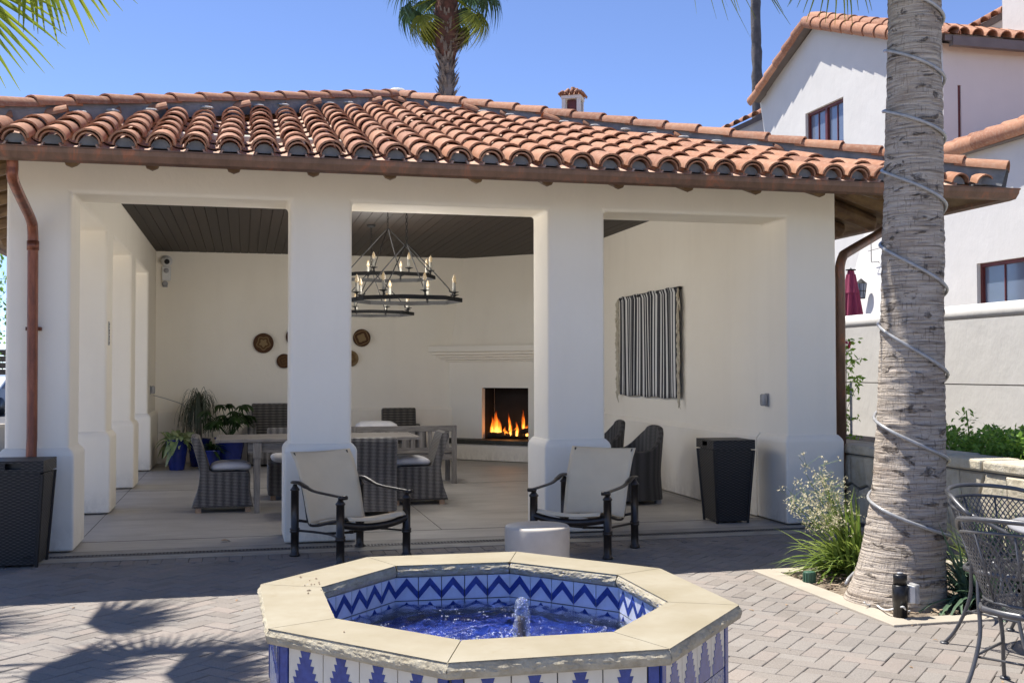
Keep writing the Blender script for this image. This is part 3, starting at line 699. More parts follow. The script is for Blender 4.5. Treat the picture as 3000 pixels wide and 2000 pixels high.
# ------------------------------------------------------------ wall items
for i, (x, z, r_, rg, lab) in enumerate(((.314, 2.033, .172, 0, 'woven wall basket with a pale star centre, leftmost on the back wall'),
        (.66, 1.726, .125, 1, 'small dark woven wall basket, just below and right of the star basket'),
        (.86, 2.14, .17, 2, 'dark woven wall basket mostly hidden by the front column'), (1.994, 2.132, .155, 3, 'dark round wall basket with pale round centre, right of the column'),
        (1.80, 1.77, .14, 2, 'tan woven wall basket peeking out right of the column, lowest one'))):
    t = NT('basket_%d' % i if False else 'woven_basket_' + 'abcde'[i]); tc = t.n('ShaderNodeTexCoord'); sp = t.n('ShaderNodeSeparateXYZ'); t.l(tc.outputs['Object'], sp.inputs[0])
    rr = t.math('SQRT', t.math('ADD', t.math('POWER', sp.outputs[0], 2.0), t.math('POWER', sp.outputs[2], 2.0))); ang_ = t.math('ARCTAN2', sp.outputs[2], sp.outputs[0])
    petals = t.math('ADD', t.math('DIVIDE', rr, r_), t.math('MULTIPLY', t.math('SINE', t.math('MULTIPLY', ang_, (5, 4, 6, 4, 5)[i])), .07))
    dk, ml, pl = (.075, .028, .015), (.16, .085, .035), (.34, .24, .12)
    st = ([(0, pl), (.34, pl), (.38, dk), (.55, ml), (.62, pl), (.68, dk), (.95, dk)], [(0, dk), (.3, ml), (.4, dk), (.7, ml), (.8, dk)], [(0, ml), (.5, dk), (.7, pl), (.76, dk)], [(0, pl), (.44, pl), (.48, dk), (.72, dk), (.78, pl), (.86, dk), (.9, dk)], [(0, pl), (.5, ml), (.9, pl)])[i]
    c = t.ramp(petals, st); c = t.mix(.35, c, t.ramp(t.math('SINE', t.math('MULTIPLY', rr, 700)), [(0, (.03, .015, .01)), (1, (.30, .2, .1))]))
    wm = t.set(c, .8, 0, t.bump(t.math('SINE', t.math('MULTIPLY', rr, 700)), .4, .003), .2)
    m = MB(); m.lathe([(.001, .0), (r_ * .5, -.004), (r_ * .92, -.018), (r_, -.03), (r_ * .98, -.038), (r_ * .9, -.028), (r_ * .5, -.014), (.001, -.010)], 28, M=Matrix.Rotation(PI / 2, 4, 'X') @ Matrix.Scale(-1, 4, (0, 0, 1)))
    o = m.build('wall_basket', wm, None, True); o.location = (x, YB - .042, z); tag(o, lab, 'basket', 'baskets on the back wall')
t_ = thing('security_camera', 'white dome security camera high in the back left corner', 'camera', (-1.29, YB, 3.41))
m = MB(); m.lathe([(.001, 0), (.07, 0), (.072, .03), (.001, .03)], 20, M=Matrix.Rotation(PI / 2, 4, 'X')); m.build('mount', Mt['white_plastic'], t_, True)
m = MB(); m.lathe([(.055 * math.sin(q), -.055 * math.cos(q)) for q in [.05 + k * PI / 9 * .97 for k in range(10)]], 18, (0, -.075, -.005)); m.build('dome', Mt['white_plastic'], t_, True)
m = MB(); m.lathe([(.001, 0), (.034, .0), (.03, .016), (.001, .022)], 16, M=Matrix.Translation((.012, -.118, -.015)) @ Matrix.Rotation(PI / 2 + .25, 4, 'X')); m.build('lens', Mt['black_plastic'], t_, True)
t_.scale = (1.35,) * 3
t_ = thing('motion_sensor', 'small white rectangular sensor below the dome camera', 'sensor', (-1.29, YB, 3.20))
m = MB(); m.box(-.055, .055, -.045, 0, -.09, .09); m.build('housing', Mt['white_plastic'], t_, bevel=.015)
m = MB(); m.lathe([(.001, 0), (.032, 0), (.03, .01), (.001, .012)], 14, M=Matrix.Translation((0, -.045, .035)) @ Matrix.Rotation(PI / 2, 4, 'X')); m.build('lens', Mt['grey_plastic'], t_, True)
t_.scale = (1.35,) * 3
t_ = thing('flood_lamp', 'tiny grey lamp fitting under the sensor', 'lamp', (-1.31, YB, 3.04))
m = MB(); m.lathe([(.001, 0), (.02, 0), (.035, .03), (.036, .04), (.001, .035)], 14, M=Matrix.Rotation(PI / 2 + .3, 4, 'X')); m.build('shade', Mt['grey_plastic'], t_, True)
m = MB(); m.box(-.03, .03, -.012, 0, -.05, -.01); m.build('bracket', Mt['grey_plastic'], t_)
t_.scale = (1.35,) * 3
# number plaque on the inner face of second side column
t_ = thing('wall_plaque', 'narrow grey plaque with vertical dark lettering on the side column', 'plaque', (-1.462, 2.74, 1.97))
m = MB(); m.box(0, .008, -.055, .055, -.13, .13); m.build('plate', pm('plaque_metal', (.42, .41, .40), None, 5, .4, 0), t_, bevel=.002)
m = MB()
for i, w_ in enumerate((.05, .02, .045, .045, .02, .03, .045)):
    z = .11 - i * .034; m.box(.008, .0115, -.03, -.03 + w_, z - .010, z); 
    if i % 2 == 0: m.box(.008, .0115, -.03, -.018, z - .022, z - .004)
m.build('lettering', Mt['black_plastic'], t_)
# weatherproof outlets
def outlet(loc, rz, label):
    t_ = thing('outlet_box', label, 'outlet', loc, rz)
    m = MB(); m.box(-.045, .045, -.012, 0, -.07, .07); m.build('back_plate', Mt['grey_plastic'], t_, bevel=.006)
    m = MB(); m.box(-.038, .038, -.075, -.012, -.062, .062); m.build('cover', Mt['rope'], t_, bevel=.018)
    return t_
outlet((5.329, .448, 1.242), -PI / 2, 'clear covered outlet box on the right inner wall')
outlet((x1, 8.28, 1.257), PI / 2, 'covered outlet box on the far left column above the plants')
m = MB(); m.tube(smooth_path([(x1 + .05, 8.26, 1.17), (-1.2, 8.45, 1.10), (-.95, 8.6, .98), (-.85, 8.65, .7), (-.8, 8.6, .35)], 6), .006, 6)
tag(m.build('cable', Mt['grey_plastic'], None, True), 'thin cord running from the corner outlet down behind the plants', 'cable')
# tapestry
t = NT('striped_weave'); tc = t.n('ShaderNodeTexCoord'); sp = t.n('ShaderNodeSeparateXYZ'); t.l(tc.outputs['UV'], sp.inputs[0])
ww = t.n('ShaderNodeValToRGB'); ww.color_ramp.interpolation = 'CONSTANT'
dkk, lt, md = (.02, .022, .03, 1), (.72, .71, .68, 1), (.15, .15, .16, 1)
seq = [(0, dkk), (.08, lt), (.13, dkk), (.17, lt), (.24, dkk), (.32, md), (.34, dkk), (.46, lt), (.54, dkk), (.60, lt), (.63, dkk), (.70, lt), (.77, dkk), (.86, md), (.88, dkk), (.97, lt)]
e = ww.color_ramp.elements
while len(e) < len(seq): e.new(.5)
for i, (p, c) in enumerate(seq): e[i].position = p; e[i].color = c
t.l(t.math('FRACT', t.math('MULTIPLY', sp.outputs[0], 3.4)), ww.inputs[0])
dash = t.math('GREATER_THAN', t.math('SINE', t.math('MULTIPLY', sp.outputs[1], 380)), .2)
c = t.mix(t.math('MULTIPLY', dash, .22), ww.outputs[0], (.30, .30, .30))
tap_m = t.set(c, .9, 0, t.bump(t.math('SINE', t.math('MULTIPLY', sp.outputs[1], 900)), .3, .002), .1)
t_ = thing('wall_hanging', 'black and white striped woven wall hanging with cream fringe', 'wall hanging', (5.329, 3.85, 1.2))
def tapf(u, v):
    y = (u - .5) * -2.22; z = v * 1.40
    z -= .04 * (1 - v) * 0; k = .018 * math.sin(u * 40) * (1 - v * .3) + .012 * math.sin(u * 17 + v * 2)
    zz = z + (.012 * math.sin(u * 24) if v > .98 else 0) + .008 * math.sin(u * 21 + 1) * (1 - v)
    return (-.045 + k * .8 - (.02 if v > .96 else 0), y, zz)
m = MB(); m.grid(tapf, 90, 24, lambda u, v: (u, v)); o = m.build('cloth', tap_m, t_, True); sd = o.modifiers.new('s', 'SOLIDIFY'); sd.thickness = .008
m = MB(); m.tube([(-.035, -1.13, 1.385), (-.035, 1.13, 1.385)], .022, 8); m.build('hanging_rod', Mt['iron'], t_)
fr = pm('cream_fringe', (.62, .56, .43), (.50, .44, .33), 20, .95, .3)
for sgn in (-1, 1):
    m = MB()
    for k in range(70):
        z = 1.38 - k * .0195; y = sgn * 1.11; L = rnd.uniform(.10, .2)
        m.tube([(-.06, y + sgn * .01, z), (-.075 + rnd.uniform(-.02, .01), y + sgn * rnd.uniform(.03, .07), z - L * .5), (-.065 + rnd.uniform(-.02, .01), y + sgn * rnd.uniform(.01, .08), z - L)], [.013, .011, .003], 5)
    stuff(m.build('fringe', fr, t_, True))

# ------------------------------------------------------------ wicker furniture
def extrude_profile(prof, x0, x1, mat_name, name, parent, closed=True, bow=0.0, r=.02):
    """side profile (y,z) polygon swept in x, with wicker uv"""
    n = len(prof); per = [0]
    for i in range(n): per.append(per[-1] + (Vector(prof[(i + 1) % n]) - Vector(prof[i])).length)
    m = MB(); NX = 8
    # rounded sides: inset the profile slightly at both ends
    cy = sum(p[0] for p in prof) / n; cz = sum(p[1] for p in prof) / n
    xs = [(x0, .955), (x0 + r * .4, .985), (x0 + r, 1.0)] + [(x0 + r + (x1 - x0 - 2 * r) * k / NX, 1.0) for k in range(1, NX)] + [(x1 - r, 1.0), (x1 - r * .4, .985), (x1, .955)]
    def fn(i, j):
        x, k = xs[i]; y, z = prof[j % n]
        return (x, cy + (y - cy) * k, cz + (z - cz) * k)
    o = len(m.v); m.uv = {}
    for i in range(len(xs)):
        for j in range(n + 1): m.v.append(fn(i, j)); m.uv[o + i * (n + 1) + j] = (xs[i][0], per[j])
    for i in range(len(xs) - 1):
        for j in range(n): m.f.append((o + i * (n + 1) + j, o + i * (n + 1) + j + 1, o + (i + 1) * (n + 1) + j + 1, o + (i + 1) * (n + 1) + j))
    for i in (0, len(xs) - 1):
        o = len(m.v)
        for j in range(n): v = fn(i, j); m.v.append(v); m.uv[o + j] = (v[1], v[2])
        m.f.append(tuple(range(o, o + n)))
    ob = m.build(name, Mt[mat_name], parent, False); return ob
def rounded(pts, k=5): return [(p.x, p.y) for p in smooth_path([(a_, b_, 0) for a_, b_ in pts] + [(pts[0][0], pts[0][1], 0)], k)][:-1]
def dining_chair(name, loc, rz, label):
    """faces +y; local origin between the feet"""
    t_ = thing(name, label, 'chair', loc, rz, 'wicker dining chairs at the long table')
    w_ = .27
    prof = [(-.36, .055), (-.345, .10), (-.31, .2), (-.285, .32), (-.275, .42), (-.29, .52), (-.335, .68), (-.37, .80), (-.365, .835), (-.33, .845), (-.29, .83), (-.265, .76), (-.215, .60), (-.185, .50), (-.17, .455), (-.10, .445), (.22, .445), (.255, .43), (.265, .40), (.262, .25), (.285, .12), (.30, .055)]
    extrude_profile(prof, -w_, w_, 'wicker', 'wicker_body', t_)
    def cf(u, v):
        an = u * 2 * PI; ph = v * PI - PI / 2; e = .35
        f = lambda q: math.copysign(abs(q) ** e, q)
        return (f(math.cos(an)) * math.cos(ph) ** .35 * .235 + 0, .055 + f(math.sin(an)) * math.cos(ph) ** .35 * .225, .492 + math.sin(ph) * .05 + .008 * math.cos(an * 2))
    m = MB(); m.grid(cf, 32, 8); m.build('cushion', Mt['cushion'], t_, True)
    for x, y in ((-.21, -.29), (.21, -.29), (-.21, .24), (.21, .24)):
        m = MB(); m.box(x - .03, x + .03, y - .03, y + .03, 0, .056); m.build('foot', Mt['pale_wood'], t_)
    return t_
cwA = dining_chair('wicker_chair', (-.20, 2.66, 0), -PI / 2 + .02, 'grey wicker dining chair with white cushion at left end of the table')
def cc(loc, rz, label): return copy_tree(cwA, None, label, loc, rz)
cc((.72, 1.86, 0), .06, 'wicker dining chair behind the left middle column, its back to the camera')
cc((1.34, 2.00, 0), -.04, 'wicker dining chair right of the column, its back to the camera')
cc((1.96, 2.80, 0), PI / 2 - .02, 'wicker dining chair in profile at the right end of the table, facing left')
cc((.55, 3.72, 0), PI, 'wicker dining chair on the far side of the table, hidden behind the column')
# table
tb = thing('dining_table', 'long weathered grey teak dining table', 'table', (.82, 2.73, 0))
for i in range(8):
    m = MB(); y0_ = -.50 + i * .125; m.box(-1.08, 1.08, y0_ + .002, y0_ + .123, .775, .808); m.build('plank', Mt['teak'], tb, bevel=.004)
for s in (-1, 1):
    m = MB(); m.box(-1.125, -1.082, -.5, .5, .772, .809) if s < 0 else m.box(1.082, 1.125, -.5, .5, .772, .809); m.build('breadboard_end', Mt['teak_v'], tb, bevel=.004)
    m = MB(); y = s * .43; m.box(-.78, .78, y - .013, y + .013, .66, .772); m.build('apron', Mt['teak'], tb)
    m = MB(); m.box(s * .72 - .013, s * .72 + .013, -.41, .41, .66, .771); m.build('apron', Mt['teak'], tb)
for sx in (-1, 1):
    for sy in (-1, 1):
        m = MB(); x, y = sx * .68, sy * .44; m.frustum((x - .028, x + .028, y - .028, y + .028, 0), (x - .037, x + .037, y - .037, y + .037, .60)); m.box(x - .045, x + .045, y - .045, y + .045, .60, .772)
        m.build('leg', Mt['teak_v'], tb, bevel=.004)
# bench behind table
bn = thing('garden_bench', 'grey teak bench with slatted back standing behind the table', 'bench', (2.12, 4.85, 0))
m = MB(); m.box(-.70, .72, -.02, .02, .72, .80); m.build('top_rail', Mt['teak'], bn, bevel=.005)
m = MB(); m.box(-.66, .68, -.015, .015, .44, .50); m.build('lower_rail', Mt['teak'], bn)
for k in range(11):
    m = MB(); x = -.58 + k * .118; m.box(x - .028, x + .028, -.01, .01, .50, .72); m.build('slat', Mt['teak_v'], bn)
for k in range(4):
    m = MB(); m.box(-.68, .70, .03 + k * .12, .14 + k * .12, .40, .425); m.build('seat_slat', Mt['teak'], bn)
for x in (-.68, .70):
    for y in (0, .5):
        m = MB(); m.box(x - .032, x + .032, y - .032, y + .032, 0, .80 if y == 0 else .42); m.build('leg', Mt['teak_v'], bn)
m = MB(); m.box(-.68, .70, -.01, .01, .33, .40); m.build('seat_rail', Mt['teak'], bn)
m = MB(); m.grid(lambda u, v: ((math.copysign(abs(math.cos(u * 2 * PI)) ** .35, math.cos(u * 2 * PI))) * .30 * math.sin(v * PI) ** .4, math.copysign(abs(math.sin(u * 2 * PI)) ** .35, math.sin(u * 2 * PI)) * .05 * math.sin(v * PI) ** .4, -.5 * .46 * math.cos(v * PI)), 24, 8)
# second table further back with its white folded cushion
b2 = thing('wicker_chair', 'white seat cushion and low wicker arm of a lounge chair beyond the bench', 'chair', (1.95, 6.6, 0), .0)
extrude_profile(rounded([(-.36, .04), (-.36, .42), (-.30, .46), (.30, .46), (.36, .42), (.36, .04)], 3), -.42, .42, 'wicker', 'wicker_body', b2)
for s in (-1, 1): extrude_profile(rounded([(-.36, .40), (-.36, .60), (-.30, .66), (.30, .66), (.36, .60), (.36, .40)], 3), s * .40 - .06, s * .40 + .06, 'wicker', 'arm', b2)
m = MB(); m.grid(lambda u, v: ((math.copysign(abs(math.cos(u * 2 * PI)) ** .35, math.cos(u * 2 * PI))) * .33 * math.sin(v * PI) ** .4, math.copysign(abs(math.sin(u * 2 * PI)) ** .35, math.sin(u * 2 * PI)) * .33 * math.sin(v * PI) ** .4, .63 - .17 * math.cos(v * PI)), 24, 8); m.build('cushion', Mt['cushion'], b2, True)
# square wicker chair against back wall
def club(name, loc, rz, w_, bh, ah, label, grp=None, cush=True, cat='chair'):
    t_ = thing(name, label, cat, loc, rz, grp)
    extrude_profile(rounded([(-.40, .04), (-.42, .5), (-.46, bh - .03), (-.43, bh), (-.37, bh - .01), (-.33, .5), (-.30, .42), (.30, .40), (.34, .36), (.34, .04)], 3), -w_ / 2, w_ / 2, 'wicker', 'wicker_body', t_)
    extrude_profile([(-.468, .45), (-.468, bh - .01), (-.35, bh + .012), (-.33, bh - .02), (-.33, .45)], -w_ / 2 + .01, w_ / 2 - .01, 'wicker_s', 'backrest', t_)
    for s in (-1, 1): extrude_profile(rounded([(-.38, .05), (-.38, ah - .02), (-.33, ah), (.28, ah - .03), (.34, ah - .08), (.34, .05)], 3), s * (w_ / 2 - .0) - .07, s * (w_ / 2 - .0) + .07, 'wicker', 'arm', t_)
    if cush:
        m = MB(); m.grid(lambda u, v: ((math.copysign(abs(math.cos(u * 2 * PI)) ** .3, math.cos(u * 2 * PI))) * (w_ / 2 - .08) * math.sin(v * PI) ** .3, math.copysign(abs(math.sin(u * 2 * PI)) ** .3, math.sin(u * 2 * PI)) * .3 * math.sin(v * PI) ** .3, .46 - .06 * math.cos(v * PI)), 24, 8); m.build('cushion', Mt['cushion'], t_, True)
    return t_
club('wicker_sofa', (.72, 8.55, 0), PI, 1.2, .98, .66, 'dark wicker sofa with high seagrass back behind the potted plants', None, False, 'sofa')
club('wicker_armchair', (2.57, 8.25, 0), PI, .58, .90, .62, 'small square backed wicker chair against the back wall near the fireplace')
# barrel armchairs by the right wall
def barrel(loc, rz, label):
    t_ = thing('wicker_armchair', label, 'armchair', loc, rz, 'dark barrel armchairs along the right wall')
    def sh(off):
        def fn(u, v):
            an = PI * (-.22 + 1.44 * u)          # from right front, round the back, to the left front
            bk = max(0, math.sin(an)); top = .60 + .27 * (bk ** 1.6) + (.02 if bk > .9 else 0)
            z = .05 + (top - .05) * v
            flare = 1.0 + .16 * max(0, .35 - v) + .20 * max(0, v - .45) * bk
            rx_, ry_ = .34 * flare - off, .33 * flare - off
            x = math.copysign(abs(math.cos(an)) ** .7, math.cos(an)) * rx_; y = -math.copysign(abs(math.sin(an)) ** .7, math.sin(an)) * ry_
            return (x, y, z)
        return fn
    m = MB(); m.grid(sh(0), 40, 14, lambda u, v: (u * 1.7, v * .8)); m.grid(lambda u, v: sh(.055)(u, v), 40, 14, lambda u, v: (u * 1.7, v * .8))
    def rim(u, v):
        a_ = Vector(sh(0)(u, 1)); b_ = Vector(sh(.055)(u, 1)); p = a_.lerp(b_, v); return (p.x, p.y, p.z + .014 * math.sin(v * PI))
    m.grid(rim, 40, 4, lambda u, v: (u * 1.7, v * .06))
    for uu in (0, 1): m.grid(lambda u, v: tuple(Vector(sh(0)(uu, v)).lerp(Vector(sh(.055)(uu, v)), u)), 2, 14, lambda u, v: (u * .06, v * .8))
    m.build('wicker_shell', Mt['wicker_k'], t_, True)
    extrude_profile(rounded([(-.20, .05), (-.20, .40), (.26, .40), (.30, .36), (.30, .05)], 3), -.23, .23, 'wicker_k', 'seat_base', t_)
    m = MB(); m.grid(lambda u, v: ((math.copysign(abs(math.cos(u * 2 * PI)) ** .4, math.cos(u * 2 * PI))) * .26 * math.sin(v * PI) ** .4, .02 + math.copysign(abs(math.sin(u * 2 * PI)) ** .4, math.sin(u * 2 * PI)) * .28 * math.sin(v * PI) ** .4, .46 - .06 * math.cos(v * PI)), 24, 8); m.build('cushion', pm('dark_cushion', (.05, .05, .052), None, 5, .9, .2), t_, True)
    for x, y in ((-.24, -.24), (.24, -.24), (-.24, .26), (.24, .26)):
        m = MB(); m.box(x - .03, x + .03, y - .03, y + .03, 0, .055); m.build('foot', Mt['grey_plastic'], t_)
    return t_
ba = barrel((4.44, 2.22, 0), PI / 2 + .12, 'dark barrel shaped wicker armchair under the striped wall hanging')
copy_tree(ba, None, 'dark wicker armchair farther back, mostly hidden by the right middle column', (4.52, 3.75, 0), PI / 2 - .05)

# trash bins
def bin_(loc, rz, label, k=1.0):
    t_ = thing('trash_bin', label, 'bin', loc, rz, 'black wicker trash bins')
    H = .74 * k; b_, tp = .165 * k, .215 * k
    m = MB(); m.uv = {}
    for q in range(4):
        R_ = Matrix.Rotation(q * PI / 2, 4, 'Z'); m.grid(lambda u, v: ((u - .5) * 2 * (b_ + (tp - b_) * v), -(b_ + (tp - b_) * v), .02 + (H - .02) * v), 2, 2, lambda u, v: (u * .38, v * .74), R_)
    m.box(-b_, b_, -b_, b_, .02, .03); m.build('body', Mt['wicker_b'], t_)
    for q in range(4):
        R_ = Matrix.Rotation(q * PI / 2, 4, 'Z'); m = MB(); m.tube([R_ @ Vector((-b_ - .002, -b_ - .002, 0)), R_ @ Vector((-tp - .002, -tp - .002, H))], .014, 6); m.build('corner_post', Mt['wicker_b'], t_)
    m = MB(); m.uv = {}; e = tp + .012; z0_, z1_ = H + .012, H + .105 * k
    for q in range(4):
        R_ = Matrix.Rotation(q * PI / 2, 4, 'Z'); 
        if q == 3:
            hw_, hz0, hz1 = .06, z0_ + .026, z0_ + .074
            for (ua, ub, za, zb) in ((-e, -hw_, z0_, z1_), (hw_, e, z0_, z1_), (-hw_, hw_, z0_, hz0), (-hw_, hw_, hz1, z1_)):
                m.grid(lambda u, v: (ua + (ub - ua) * u, -e, za + (zb - za) * v), 1, 1, lambda u, v: (ua + (ub - ua) * u, za + (zb - za) * v), R_)
        else: m.grid(lambda u, v: ((u - .5) * 2 * e, -e, z0_ + (z1_ - z0_) * v), 1, 1, lambda u, v: (u * .42, v * .1), R_)
    m.grid(lambda u, v: ((u - .5) * 2 * e, (v - .5) * 2 * e, z1_), 1, 1, lambda u, v: (u * .42, v * .42)); m.grid(lambda u, v: ((u - .5) * 2 * e, (v - .5) * 2 * e, z0_), 1, 1, lambda u, v: (u * .42, v * .42))
    m.build('lid', Mt['wicker_b'], t_)
    m = MB(); m.box(-tp + .02, tp - .02, -tp + .02, tp - .02, H - .02, H + .03); m.box(-e + .10, e - .10, -e + .10, e - .10, H + .0, H + .09); m.build('liner', Mt['black_plastic'], t_)
    return t_
bR = bin_((4.83, .41, 0), -.02, 'black wicker trash bin standing by the right inner wall')
bL = copy_tree(bR, None, 'black wicker trash bin at the left edge beside the copper downspout', (-1.755, -.53, 0), -.06)
for ch in bR.children:
    pass
# the left bin has its opening toward the camera: turn it a quarter
bL.rotation_euler = (0, 0, PI / 2 - .06 )
o = MB(); o.tube([(.03 * math.cos(q), 0, .012 * math.sin(q)) for q in [k * PI / 6 for k in range(13)]], .003, 4, False)
oo = o.build('oval_badge', Mt['black_plastic'], bL); oo.rotation_euler = (0, 0, -PI / 2); oo.location = (-.182, -.10, .075)

# ------------------------------------------------------------ sling lounge chairs; local: +y forward, x right, front feet at y=.33, rear at y=-.33
def lounge(loc, rz, label):
    t_ = thing('lounge_chair', label, 'chair', loc, rz, 'bronze sling lounge chairs')
    hw_ = .335; fy, ry = .32, -.34; fz, rz_ = .535, .60
    for sx in (-1, 1):
        for y, top in ((fy, fz), (ry, rz_)):
            x = sx * hw_; m = MB()
            m.lathe([(r_ * 1.22, z_) for r_, z_ in [(.036, 0), (.038, .012), (.031, .028), (.028, .035), (.028, .195), (.034, .20), (.035, .21), (.030, .216), (.035, .222), (.034, .232), (.028, .238), (.0275, top - .055), (.033, top - .05), (.033, top - .043), (.018, top - .018), (.013, top)]], 14, (x, y, 0))
            m.build('leg', Mt['bronze'], t_, True)
        # arm: from the rear post, dropping then level to the front with a scroll
        x = sx * hw_; m = MB()
        pth = smooth_path([(x, ry - .03, rz_ + .014), (x, ry + .06, rz_ + .016), (x, ry + .17, rz_ - .012), (x, ry + .27, rz_ - .035), (x, -.02 + .1, rz_ - .045), (x, fy - .02, fz + .012), (x, fy + .06, fz + .008)], 5)
        n = len(pth); m.tube(pth, [.030 if k < n * .35 else (.023 if k < n * .86 else .029) for k in range(n)], 10, True, (.95, .45), (0, 0, 1)); m.build('arm', Mt['bronze'], t_, True)
        m = MB(); m.tube([(x - .036, fy + .035, fz + .006), (x + .036, fy + .035, fz + .006)], .018, 10); m.build('arm_scroll', Mt['bronze'], t_, True)
        # side stretcher
        m = MB(); m.tube(smooth_path([(x, ry, .215), (x - sx * .05, ry * .5, .215), (x - sx * .085, 0, .213), (x - sx * .05, fy * .5, .215), (x, fy, .215)], 4), .010, 8); m.build('stretcher', Mt['bronze'], t_, True)
        # sling side rail
        m = MB(); xx = sx * .272
        m.tube(smooth_path([(xx, fy + .02, .360), (xx, .1, .315), (xx, -.12, .268), (xx, -.23, .285), (xx, -.285, .46), (xx, -.365, .68), (xx, -.458, .85)], 5), .011, 8); m.build('sling_rail', Mt['bronze'], t_, True)
    m = MB(); m.tube(smooth_path([(-hw_, fy, .325), (-.17, fy + .02, .295), (0, fy + .025, .285), (.17, fy + .02, .295), (hw_, fy, .325)], 5), .03, 12, True, (1, 1.0)); m.build('front_rail', Mt['bronze'], t_, True)
    m = MB(); m.tube([(-hw_ + .085, 0, .213), (-.12, 0, .205), (0, 0, .20), (.12, 0, .205), (hw_ - .085, 0, .213)], .011, 8)
    m.lathe([(.02, -.012), (.02, .012)], 10, (0, 0, .202)); m.build('cross_stretcher', Mt['bronze'], t_, True)
    m = MB(); m.tube(smooth_path([(-hw_, ry, .30), (0, ry + .10, .25), (hw_, ry, .30)], 6), .012, 8); m.build('rear_rail', Mt['bronze'], t_, True)
    # sling seat and back
    def seat(u, v):
        x = (u - .5) * 2 * .285; P_ = [(fy + .055, .352), (fy + .02, .378), (.16, .345), (0, .312), (-.14, .285), (-.205, .28)]
        f = v * (len(P_) - 1); i = min(int(f), len(P_) - 2); q = f - i
        y = P_[i][0] * (1 - q) + P_[i + 1][0] * q; z = P_[i][1] * (1 - q) + P_[i + 1][1] * q
        return (x, y, z - .03 * math.sin(PI * u) * (1 - abs(2 * v - 1) * .3) + .006)
    m = MB(); m.grid(seat, 14, 15); o = m.build('sling_seat', Mt['sling'], t_, True); sd = o.modifiers.new('s', 'SOLIDIFY'); sd.thickness = .005
    def back(u, v):
        k = .285 + .02 * v; x = (u - .5) * 2 * k
        P_ = [(-.195, .275), (-.225, .36), (-.265, .50), (-.315, .64), (-.385, .78), (-.455, .865)]
        f = v * (len(P_) - 1); i = min(int(f), len(P_) - 2); q = f - i
        y = P_[i][0] * (1 - q) + P_[i + 1][0] * q; z = P_[i][1] * (1 - q) + P_[i + 1][1] * q
        return (x, y - .045 * math.sin(PI * u), z + .018 * math.sin(PI * u) * (1 if v < .1 else 0) - .012 * math.sin(PI * u) * (v > .9))
    m = MB(); m.grid(back, 16, 20); o = m.build('sling_back', Mt['sling'], t_, True); sd = o.modifiers.new('s', 'SOLIDIFY'); sd.thickness = .006
    return t_
# left chair: rear-left foot (.406,-.69), rear-right (1.018,-.327)
def facing(dx, dy): return math.atan2(-dx, dy)
lc = lounge((.878, -.795, 0), facing(.5, -.86), 'beige sling lounge chair in front of the left middle column')
copy_tree(lc, None, 'bronze lounge chair with beige sling next to the round concrete stool', (2.86, -1.01, 0), facing(-.64, -.77))

# ------------------------------------------------------------ round stool
m = MB(); m.lathe([(.001, 0), (.215, 0), (.235, .012), (.246, .10), (.250, .25), (.250, .345), (.246, .36), (.236, .367), (.001, .367)], 48)
o = m.build('stool', Mt['stool'], None, True); sharp(o.data, 50); o.location = (2.19, -1.93, 0); tag(o, 'round pale concrete drum stool between the fountain and the right lounge chair', 'stool')

# ------------------------------------------------------------ fountain
FZ = .50
ft = thing('fountain', 'octagonal fountain with thick limestone rim and blue and white tiles', 'fountain', (1.123, -5.03, 0))
def onz(u, v, z):
    a_ = (u - 1500) / 3214.83; b_ = (1000 - v) / 3214.83
    sr, cr = math.sin(roll), math.cos(roll); A_ = a_ * cr + b_ * sr; B_ = -a_ * sr + b_ * cr
    d = F0 + R0 * A_ + U0 * B_; t_ = (z - 1.55) / d.z
    return Vector((d.x * t_, -10.108 + d.y * t_, z))
FC = Vector((1.123, -5.03, FZ))
angs = [154, 110.5, 70, 23, -26, -69, -109.5, -156]; Ro = [1.16, 1.26, 1.23, 1.12, 1.155, 1.24, 1.22, 1.12]; Ri = [.84, .92, .88, .815, .84, .91, .885, .815]
outp = [Vector((Ro[i] * math.cos(math.radians(angs[i])), Ro[i] * math.sin(math.radians(angs[i])), 0)) for i in range(8)]
innp = [Vector((Ri[i] * math.cos(math.radians(angs[i])), Ri[i] * math.sin(math.radians(angs[i])), 0)) for i in range(8)]
CT = .062
